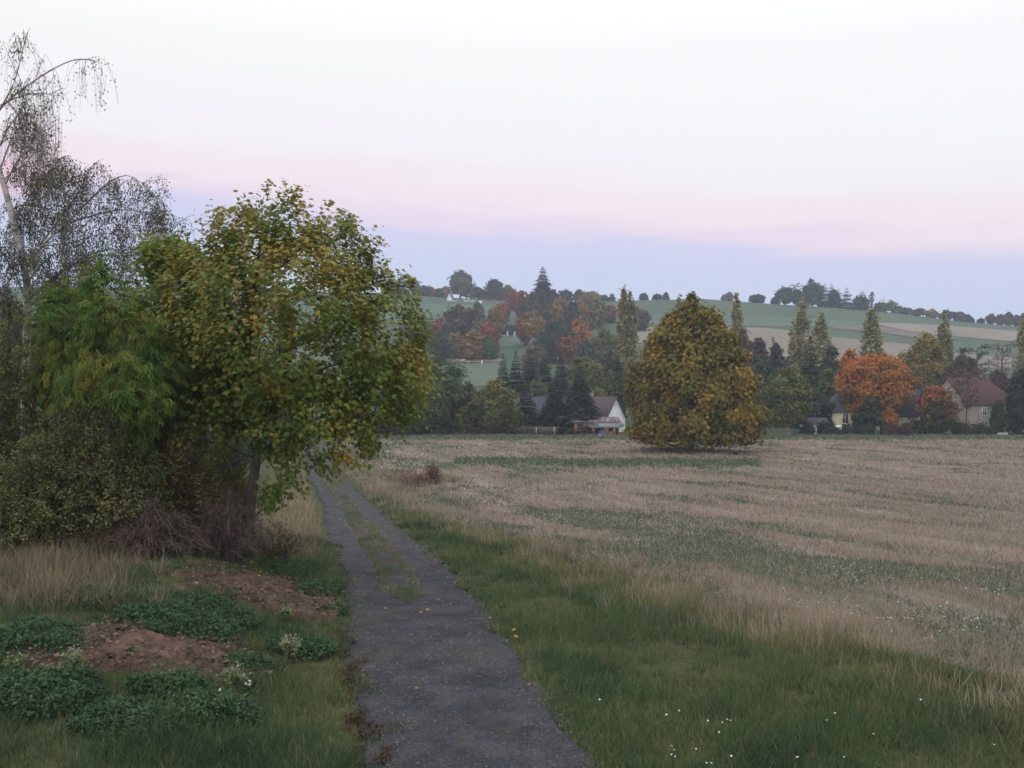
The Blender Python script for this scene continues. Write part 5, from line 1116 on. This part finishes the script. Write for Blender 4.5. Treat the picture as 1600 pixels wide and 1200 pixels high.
for cpx, cpy, cn, cr in ((600, 742, 70, 3.2), (560, 722, 70, 4.0), (640, 764, 60, 2.6), (690, 752, 40, 2.2), (535, 712, 60, 4.5), (610, 775, 50, 2.0)):      # rough straw round the dried docks
    h = hit(cpx, cpy); r = np.random.default_rng(cpx); X = h[0] + r.normal(size=cn) * cr * .5; Y = h[1] + r.normal(size=cn) * cr; k = X - XC(Y) - XW(Y) > .3; X, Y = X[k], Y[k]; n = len(X)
    tussocks(r, mb, X, Y, r.uniform(.3, .9, n), r.uniform(.2, .5, n), 24, r.uniform(.1, .7, n), .006)
r, X, Y = sample(60000, 24, 150, -.45, -.1, 4)             # left of the track beyond the maple
dlf = XC(Y) - XW(Y) - X
k = (dlf > .25 + .4 * r.random(len(X))) & (dlf < 3.2) & (Y > 27 + 2 * r.random(len(X))); X, Y = X[k], Y[k]; n = len(X)
blades(r, mb, X, Y, (.2 + .35 * r.random(n)) * (1 + .004 * Y), np.maximum(.006, .0006 * Y), .24, np.clip(.1 + .8 * r.random(n), 0, 1))
r, X, Y = sample(70000, 17.0, 22.8, -.62, -.27, 5)          # patch below the thicket
pxx = X / Y * FPX + 800; k = (r.random(len(X)) < sst(240, 90, pxx + 160 * (fbm(X / .5, Y / .5, 91) - .5))) & (Y > 17.6 + 3.2 * fbm(X / .6, Y / .9, 3)) & (r.random(len(X)) < .45 * sst(.38, .68, fbm(X / .35, Y / .4, 9))); X, Y = X[k], Y[k]; n = len(X)
blades(r, mb, X, Y, (.15 + .40 * r.random(n)) * (.35 + .9 * fbm(X / .4, Y / .4, 92)), .009, .36, np.clip(.02 + .55 * r.random(n) + .3 * (fbm(X / .6, Y / .6, 4) - .3), 0, .9))
r, X, Y = sample(330, 16.6, 23.0, -.60, -.36, 55); pxx = X / Y * FPX + 800; k = (r.random(len(X)) < sst(270, 60, pxx)); X, Y = X[k], Y[k]; n = len(X)
tussocks(r, mb, X, Y, r.uniform(.35, .95, n), r.uniform(.10, .28, n), 46, r.uniform(.0, .5, n), .006)
r, X, Y = sample(9000, 108, 128, .10, .29, 6)               # round the foot of the lone tree
tx = ray(1070, 560)[0] * 118; k = np.hypot((X - tx - 1.5) / 9.5, (Y - 117.5) / 4.5) < 1 - .3 * r.random(len(X)); X, Y = X[k], Y[k]; n = len(X)
blades(r, mb, X, Y, .3 + .75 * r.random(n) * vn(X / 2, Y / 2, 5), .07, .3, np.clip(.02 + .5 * r.random(n), 0, 1))
r, X, Y = sample(22000, 160, 166.5, -.16, .56, 7)           # dry edge before the hedges
k = r.random(len(X)) < .7 * sst(.35, .6, vn(X / 6, Y / 3, 8)); X, Y = X[k], Y[k]; n = len(X)
blades(r, mb, X, Y, .25 + .5 * r.random(n), .09, .3, np.clip(.05 + .55 * r.random(n), 0, 1))
o = mb.build('dry_grass', K['straw']); tag(o, 'tall bleached dry grass along the edge between green verge and stubble field', 'dry grass'); o['kind'] = 'stuff'
# stubble of the field
mb = MB()
def rowf(X, Y):                                             # rows left by the tractor
    a = (X * -.25 + Y * .97); b = (X * .97 + Y * .25) + 2.2 * (fbm(X / 22, Y / 22, 57) - .5)     # parallel to the track
    return np.clip(.62 * fbm(a / 9., b / 1.7, 50) + .38 * (.5 + .5 * np.sin(b * 2 * pi / 3.4)) * (.4 + 1.2 * fbm(a / 14, b / 5, 58)), 0, 1)
def green_f(X, Y): return fbm((X * .97 + Y * .25) / 2.8 + 9, (X * -.25 + Y * .97) / 9., 51)
r, X, Y = sample(300000, 11, 160, -.30, .76, 8)
dr = X - XC(Y) - XW(Y) - strip_c(Y); rf = rowf(X, Y); gf = green_f(X, Y) + .26 * np.exp(-dr / 5.5) - .11 * sst(4, 12, dr) + .06 * sst(.5, .25, rf)
k = (dr > .2) & (r.random(len(X)) > .93 * sst(148, 152, Y)) & (r.random(len(X)) > .75 * np.exp(-((Y - 99 + .1 * X) / 4.5) ** 2) * (X > -4) * (X < 24)) & (r.random(len(X)) < (.30 + 1.1 * sst(.32, .62, rf)) * (1 - .8 * sst(.52, .70, gf))); X, Y, rf = X[k], Y[k], rf[k]; n = len(X)
blades(r, mb, X, Y, (.09 + .14 * r.random(n)) * (.55 + .9 * rf) * (1 + Y / 150), np.maximum(.009, .0011 * Y), .30, np.clip(.12 + .42 * r.random(n) + .5 * (rf - .25), 0, 1))
o = mb.build('stubble', K['stub']); tag(o, 'pinkish beige stubble covering the wide field right of the track', 'stubble'); o['kind'] = 'stuff'
# green regrowth between the stubble
mb = MB()
r, X, Y = sample(200000, 11, 150, -.32, .76, 9)
dr = X - XC(Y) - XW(Y) - strip_c(Y); rf = rowf(X, Y); gf = green_f(X, Y) + .26 * np.exp(-dr / 5.5) - .11 * sst(4, 12, dr) + .06 * sst(.5, .25, rf)
k = (dr > -.4) & (r.random(len(X)) < 1.0 * sst(.50, .70, gf)); X, Y = X[k], Y[k]; n = len(X)
C = np.stack([X, Y, G(X, Y) + .03 + .07 * r.random(n)], -1)
scatter(mb, L_DIA, C, rdir(r, n) + np.array([0, 0, .35]), rdir(r, n) * .6 + np.array([0, 0, 1.]), np.maximum(.045, .0021 * Y) * r.uniform(.5, 1.4, n), np.clip(.30 + .65 * r.random(n), 0, 1), width=np.maximum(.035, .0020 * Y))
r, X, Y = sample(220000, 11, 150, -.32, .76, 29)
dr = X - XC(Y) - XW(Y) - strip_c(Y); rf = rowf(X, Y); gf = green_f(X, Y) + .26 * np.exp(-dr / 5.5) - .11 * sst(4, 12, dr) + .08 * sst(.5, .25, rf)
k = (dr > -.6) & (r.random(len(X)) < .06 + .75 * sst(.46, .67, gf)); X, Y = X[k], Y[k]; n = len(X)
blades(r, mb, X, Y, (.06 + .12 * r.random(n)) * (1 + Y / 80), np.maximum(.010, .0010 * Y), .5, np.clip(.2 + .7 * r.random(n), 0, 1), .03)
r, X, Y = sample(30000, 84, 112, -.06, .26, 19)             # green tongue before the lone tree
k = np.exp(-((Y - 99 + .1 * X) / 5) ** 2) > r.random(len(X)) * 1.2; k &= (X > -6) & (X < 26); X, Y = X[k], Y[k]; n = len(X)
scatter(mb, L_DIA, np.stack([X, Y, G(X, Y) + .05 + .1 * r.random(n)], -1), rdir(r, n) + np.array([0, 0, .35]), rdir(r, n) * .6 + np.array([0, 0, 1.]), r.uniform(.2, .4, n), .4 + .5 * r.random(n))
r, X, Y = sample(30000, 148, 164, -.22, .56, 10)            # fresh green headland along the far edge
k = np.exp(-((Y - 157) / 5) ** 2) > r.random(len(X)); X, Y = X[k], Y[k]; n = len(X)
scatter(mb, L_DIA, np.stack([X, Y, G(X, Y) + .05 + .12 * r.random(n)], -1), rdir(r, n) + np.array([0, 0, .35]), rdir(r, n) * .6 + np.array([0, 0, 1.]), r.uniform(.3, .6, n), .55 + .45 * r.random(n))
o = mb.build('regrowth', K['regrowth']); tag(o, 'patches of green weeds regrowing in the stubble', 'weeds'); o['kind'] = 'stuff'
# nettles and other broad weeds on the left bank
mb = MB()
def weed_mass(px, py, rx, ry, hgt, n, seed, T_=L_DIA, ls=.082):
    n = int(n * 1.15); hgt *= .8
    h = hit(px, py); r = np.random.default_rng(seed); a = r.random(n) * 2 * pi; f = np.sqrt(r.random(n)); X = h[0] + np.cos(a) * f * rx; Y = h[1] + np.sin(a) * f * ry
    ed = 1 - f ** 1.5 + 1.5 * (fbm(X / .32, Y / .32, seed) - .5); k = ed > .05; X, Y, ed = X[k], Y[k], ed[k]; n = len(X)
    zz = hgt * np.clip(ed, .1, 1) ** .6 * (.5 + .7 * fbm(X / .35, Y / .35, seed + 1)) * r.random(n) ** .45
    scatter(mb, T_, np.stack([X, Y, G(X, Y) + zz + .04], -1), rdir(r, n) * .9 + np.array([0, -.15, -.1]), rdir(r, n) * .5 + np.array([0, 0, 1.]), ls * r.uniform(.5, 1.5, n), np.clip(.55 * r.random(n) + .25 * zz / hgt + .35 * (fbm(X / .5, Y / .5, 7) - .4), 0, 1), width=ls * r.uniform(.35, .9, n))
for i, (px, py, rx, ry, hg, n) in enumerate(((285, 985, 1.15, .9, .42, 5200), (45, 1010, 1.0, .8, .45, 4800), (60, 1095, 1.0, .7, .40, 4600), (380, 975, .5, .4, .28, 1500), (500, 925, .55, 1.2, .30, 2400), (470, 1020, .6, .6, .34, 2400),
                                             (270, 1085, .6, .5, .35, 2400), (330, 1120, .7, .5, .32, 2600), (400, 1050, .5, .4, .28, 1500), (160, 940, 1.6, .7, .28, 3000), (520, 960, .35, .4, .2, 900), (460, 890, .8, 1.4, .22, 2600), (200, 1130, .9, .5, .25, 2200), (330, 955, .8, .6, .3, 2200))):
    weed_mass(px, py, rx, ry, hg, n, 60 + i)
r, X, Y = sample(16000, 9.8, 22, -.56, -.1, 11); dlf = XC(Y) - XW(Y) - X; k = (dlf > .15) & (dsoil(X, Y) < 1.0) & (fbm(X / .5, Y / .5, 70) > .56); X, Y = X[k], Y[k]; n = len(X)
scatter(mb, L_OVAL, np.stack([X, Y, G(X, Y) + .14 + .05 * r.random(n)], -1), rdir(r, n), rdir(r, n) * .5 + np.array([0, 0, 1.]), .05 * r.uniform(.5, 1.4, n), r.random(n) * .8)
o = mb.build('nettles', K['weed']); tag(o, 'dark green nettles and low weeds over the bank left of the track', 'weeds'); o['kind'] = 'stuff'
# reddened low weeds at the ragged left edge of the track
mb = MB(); r, X, Y = sample(26000, 11.5, 18, -.22, -.03, 13); dlf = XC(Y) - XW(Y) - X
k = (np.abs(dlf - .05) < .35 * r.random(len(X))) & (fbm(X / .16, Y / .25, 71) > .56); X, Y = X[k], Y[k]; n = len(X)
scatter(mb, L_OVAL, np.stack([X, Y, G(X, Y) + .03 + .05 * r.random(n)], -1), rdir(r, n), rdir(r, n) * .5 + np.array([0, 0, 1.]), .045 * r.uniform(.5, 1.4, n), r.random(n) * .75)
o = mb.build('knotgrass', K['bramble']); tag(o, 'reddened low weeds creeping over the left edge of the track', 'weeds'); o['kind'] = 'stuff'
# daisies: white dots in drifts over the field
mb = MB(); r, X, Y = sample(60000, 10, 145, -.32, .62, 14); dr = X - XC(Y) - XW(Y) - strip_c(Y)
drift = fbm(X / 2.1, Y / 3.0, 80, 4) + .16 * np.exp(-np.abs(dr - 4) / 5) - .07 * sst(20, 40, dr) + .30 * sst(82, 100, Y) * (1 - sst(14, 26, dr)) * (1 - sst(132, 145, Y))
k = (dr > .3) & (r.random(len(X)) < .42 * sst(.62, .86, drift)); X, Y = X[k], Y[k]; n = len(X)
scatter(mb, L_HEX, np.stack([X, Y, G(X, Y) + .16 + .12 * r.random(n)], -1), rdir(r, n) * .5 + np.array([1, 0, 0]), rdir(r, n) * .45 + np.array([0, -.35, 1.]), np.maximum(.012, .00042 * Y) * r.uniform(.6, 1.25, n), .5)
r, X, Y = sample(260, 9.8, 13.5, .02, .6, 15); k = (fbm(X / .5, Y / .5, 81) > .62) & (X - XC(Y) - XW(Y) > .5); X, Y = X[k], Y[k]; n = len(X)
scatter(mb, L_HEX, np.stack([X, Y, G(X, Y) + .14 + .08 * r.random(n)], -1), rdir(r, n) * .5 + np.array([1, 0, 0]), rdir(r, n) * .4 + np.array([0, -.3, 1.]), r.uniform(.010, .017, n), .5)
o = mb.build('daisies', K['flower']); tag(o, 'white daisies dotted in drifts over the field', 'flowers'); o['kind'] = 'stuff'
# single weeds that stand out on the left bank
K['seedhead'] = leafmat('pale_seed_heads', [(.16, .17, .10), (.26, .26, .17), (.34, .33, .24)], trans=.2); K['lightweed'] = leafmat('light_weed_leaves', [(.06, .11, .04), (.10, .15, .055), (.14, .18, .07)], trans=.3)
yellow_c = plain('yellow_flower_centre', (.45, .33, .04))
def weed(name, label, px, py, hgt, wid, seed, pale=.5, flowers=0, cat='weed'):
    h = hit(px, py); r = np.random.default_rng(seed); e = empty(name, h, label, cat); st = MB(); lf = MB(); sd = MB(); tips = []
    for i in range(9):
        d = rdir(r, 1)[0] * np.array([1, 1, 0]) * wid * r.uniform(.2, 1); hh = hgt * r.uniform(.6, 1.0)
        q = along([np.array([0, 0, -.05]), d * .35 + np.array([0, 0, hh * .5]), d + np.array([0, 0, hh])], 6); st.tube(q, np.linspace(.006, .003, 6), 4); tips.append(q[-1])
        P = np.repeat(q[1:5], 5, 0) + r.normal(size=(20, 3)) * .03; scatter(lf, L_OVAL, P, rdir(r, 20) + np.array([0, 0, .1]), rdir(r, 20) * .5 + np.array([0, 0, 1.]), r.uniform(.05, .11, 20), r.random(20))
        if pale: m_ = int(60 * pale); P = q[r.integers(3, 6, m_)] + r.normal(size=(m_, 3)) * .035; scatter(sd, L_OVAL, P, rdir(r, m_) + np.array([0, 0, .6]), rdir(r, m_), r.uniform(.02, .045, m_), r.random(m_))
    st.build('stem', twig_m, e); lf.build('foliage', K['lightweed'] if pale else K['weed'], e)
    if pale: sd.build('seed_head', K['seedhead'], e, kind='stuff')
    for t in tips[:flowers]:
        a = MB(); P = np.repeat(t[None], 9, 0); an = np.arange(9) * 2 * pi / 9; scatter(a, L_DIA, P, np.stack([np.cos(an), np.sin(an) * .8, .6 * np.ones(9) * np.sin(an) * .5], -1), np.tile([0, -.5, 1.], (9, 1)), .036, .5, width=.022); fl = a.build('flower', K['flower'], e)
        a = MB(); scatter(a, L_HEX, t[None] + np.array([[0, -.004, .006]]), np.array([[1., 0, 0]]), np.array([[0, -.5, 1.]]), .009, .5); a.build('flower_centre', yellow_c, fl)
    return e
weed('seeding_weed', 'pale weed gone to seed, standing out on the bank close to the track', 455, 1035, .42, .22, 1, 1.0)
weed('seeding_weed', 'pale yellowish weed beside the daisies on the bank', 362, 1085, .40, .24, 2, .55)
weed('daisy_plant', 'daisy plant with several white flowers on the left bank', 333, 1112, .30, .16, 3, 0, 7, 'flower')
weed('daisy_plant', 'smaller daisy plant with few white flowers beside the pale yellowish weed', 390, 1090, .24, .10, 4, 0, 4, 'flower')
weed('seeding_weed', 'upright light green weed with whitened base left on the bare soil', 115, 1065, .48, .18, 5, .45)
weed('light_weed', 'light green round-leaved weed near the left picture edge', 20, 1065, .40, .18, 6, .15)
weed('light_weed', 'light green low weed on the bare soil patch nearest the track', 445, 972, .26, .16, 7, .1)
weed('light_weed', 'small yellowish weed in the middle of the bare soil', 205, 1032, .16, .12, 8, .25)
# fallen maple leaves: each its own object
fl = []
for m in ('maple_yellow', 'maple_amber'):
    a = MB(); V = L_MAPLE[0].copy(); V[:, 2] *= 1.2; a.add(V, T=L_MAPLE[1], tint=.5); q = a.build('fallen_leaf', K[m]); fl.append(q.data); bpy.data.objects.remove(q)
r = np.random.default_rng(77)
spots = [(550, 905), (553, 912), (548, 920), (592, 915), (560, 930), (566, 934), (572, 936), (566, 942), (560, 952), (655, 957), (660, 961), (762, 978), (805, 995), (806, 1013), (650, 1080), (830, 1075), (660, 905), (645, 895), (575, 1063), (412, 905), (420, 902), (405, 910), (390, 885), (350, 880), (360, 875), (345, 892), (432, 880), (376, 895), (520, 915), (515, 927), (600, 955), (680, 940), (212, 999), (705, 1010), (540, 935)]
for px, py in spots:
    h = hit(px + r.normal() * 3, py + r.normal() * 2); o = bpy.data.objects.new('fallen_leaf', fl[int(r.random() < .6)]); COL.objects.link(o)
    on = abs(h[0] - XC(h[1])) < XW(h[1]) - .15
    o.location = (h[0], h[1], h[2] + (.055 if on else .17)); s_ = r.uniform(.05, .085) * (.75 if h[1] < 17 else 1.1); o.scale = (s_, s_, s_); o.rotation_euler = (r.normal() * .25, r.normal() * .25, r.random() * 6.3)
    if on: tag(o, 'yellow fallen maple leaf lying on the gravel track', 'leaf', 'yellow leaves fallen on the track')
    else: tag(o, 'yellow fallen maple leaf lying on the bank left of the track', 'leaf', 'yellow leaves fallen on the bank')
# clods and small stones on the bare soil
mb = MB(); r, X, Y = sample(40000, 11, 24, -.56, -.08, 95); k = (dsoil(X, Y) < .95) & (r.random(len(X)) < .55) & (XC(Y) - XW(Y) - X > .2); X, Y = X[k], Y[k]; n = len(X)
oct_ = np.array([(1, 0, 0), (-.9, .1, 0), (0, .8, 0), (.1, -.9, 0), (0, .1, .7), (0, 0, -.4)]); of = np.array([(0, 2, 4), (2, 1, 4), (1, 3, 4), (3, 0, 4)])
s_ = r.uniform(.012, .05, n) ** 1.0 * (.5 + r.random(n) ** 3)
scatter(mb, (oct_, of), np.stack([X, Y, G(X, Y) + .10 + .06 * r.random(n)], -1), rdir(r, n) * np.array([1, 1, .3]), np.tile([0, 0, 1.], (n, 1)) + rdir(r, n) * .3, s_, r.random(n))
K['clod'] = leafmat('soil_clods', [(.024, .017, .014), (.060, .037, .029), (.096, .060, .047), (.16, .115, .095)], trans=0.)
o = mb.build('clods', K['clod']); tag(o, 'clods and small stones on the bare reddish soil of the bank', 'soil'); o['kind'] = 'stuff'
# thin grass and weeds coming up through the bare soil
mb = MB(); r, X, Y = sample(30000, 11, 24, -.56, -.08, 96); ds = dsoil(X, Y); k = (ds < 1.1) & (r.random(len(X)) < .9 * sst(.50, .66, fbm(X / .45, Y / .6, 97)) + .35 * sst(.6, 1., ds)); X, Y = X[k], Y[k]; n = len(X)
blades(r, mb, X, Y, .05 + .12 * r.random(n), .012, .6, r.uniform(0, .8, n), .10)
o = mb.build('sparse_grass', K['grass']); tag(o, 'sparse grass coming up through the bare soil of the bank', 'grass'); o['kind'] = 'stuff'
# loose stones lying on the track
mb = MB(); r, X, Y = sample(60000, 9.5, 45, -.4, .3, 90); q = (X - XC(Y)) / XW(Y)
k = (np.abs(q) < 1.03) & (r.random(len(X)) < .14 + .12 * sst(.5, .9, np.abs(q)) + .3 * sst(.5, .7, fbm(X / .7, Y / .9, 91))); X, Y = X[k], Y[k]; n = len(X)
oct_ = np.array([(1, 0, 0), (-.9, .1, 0), (0, .8, 0), (.1, -.9, 0), (0, .1, .7), (0, 0, -.4)]); of = np.array([(0, 2, 4), (2, 1, 4), (1, 3, 4), (3, 0, 4)])
s_ = np.maximum(.009, .0007 * Y) * r.uniform(.5, 1.9, n) ** 1.3
scatter(mb, (oct_, of), np.stack([X, Y, G(X, Y) + .028 + .35 * s_], -1), rdir(r, n) * np.array([1, 1, .2]), np.tile([0, 0, 1.], (n, 1)), s_, r.random(n))
K['pebble'] = leafmat('track_pebbles', [(.035, .035, .042), (.08, .08, .092), (.10, .10, .108), (.15, .147, .147)], trans=0.)
o = mb.build('gravel', K['pebble']); tag(o, 'loose grey stones scattered over the gravel track', 'gravel'); o['kind'] = 'stuff'
# ------------------------------------------------------------------ morning haze
a = MB(); a.box((0, 0, 0), (1, 1, 1)); m, nt, out = newmat('morning_haze')
vol = nt.nodes.new('ShaderNodeVolumePrincipled'); vol.inputs['Density'].default_value = HAZE; vol.inputs['Color'].default_value = (.74, .84, 1.0, 1); vol.inputs['Anisotropy'].default_value = 0.0
nt.links.new(vol.outputs[0], out.inputs['Volume'])
hz = a.build('haze', m); hz['kind'] = 'stuff'; hz['label'] = 'thin bluish morning haze over the whole valley'; hz['category'] = 'haze'
x_, y0_, y1_ = 3200., -500., 3000.; zlo, zhi = -75., 82.
hz.scale = (2 * x_, y1_ - y0_, zhi - zlo); hz.location = (0, (y0_ + y1_) / 2, (zlo + zhi) / 2)
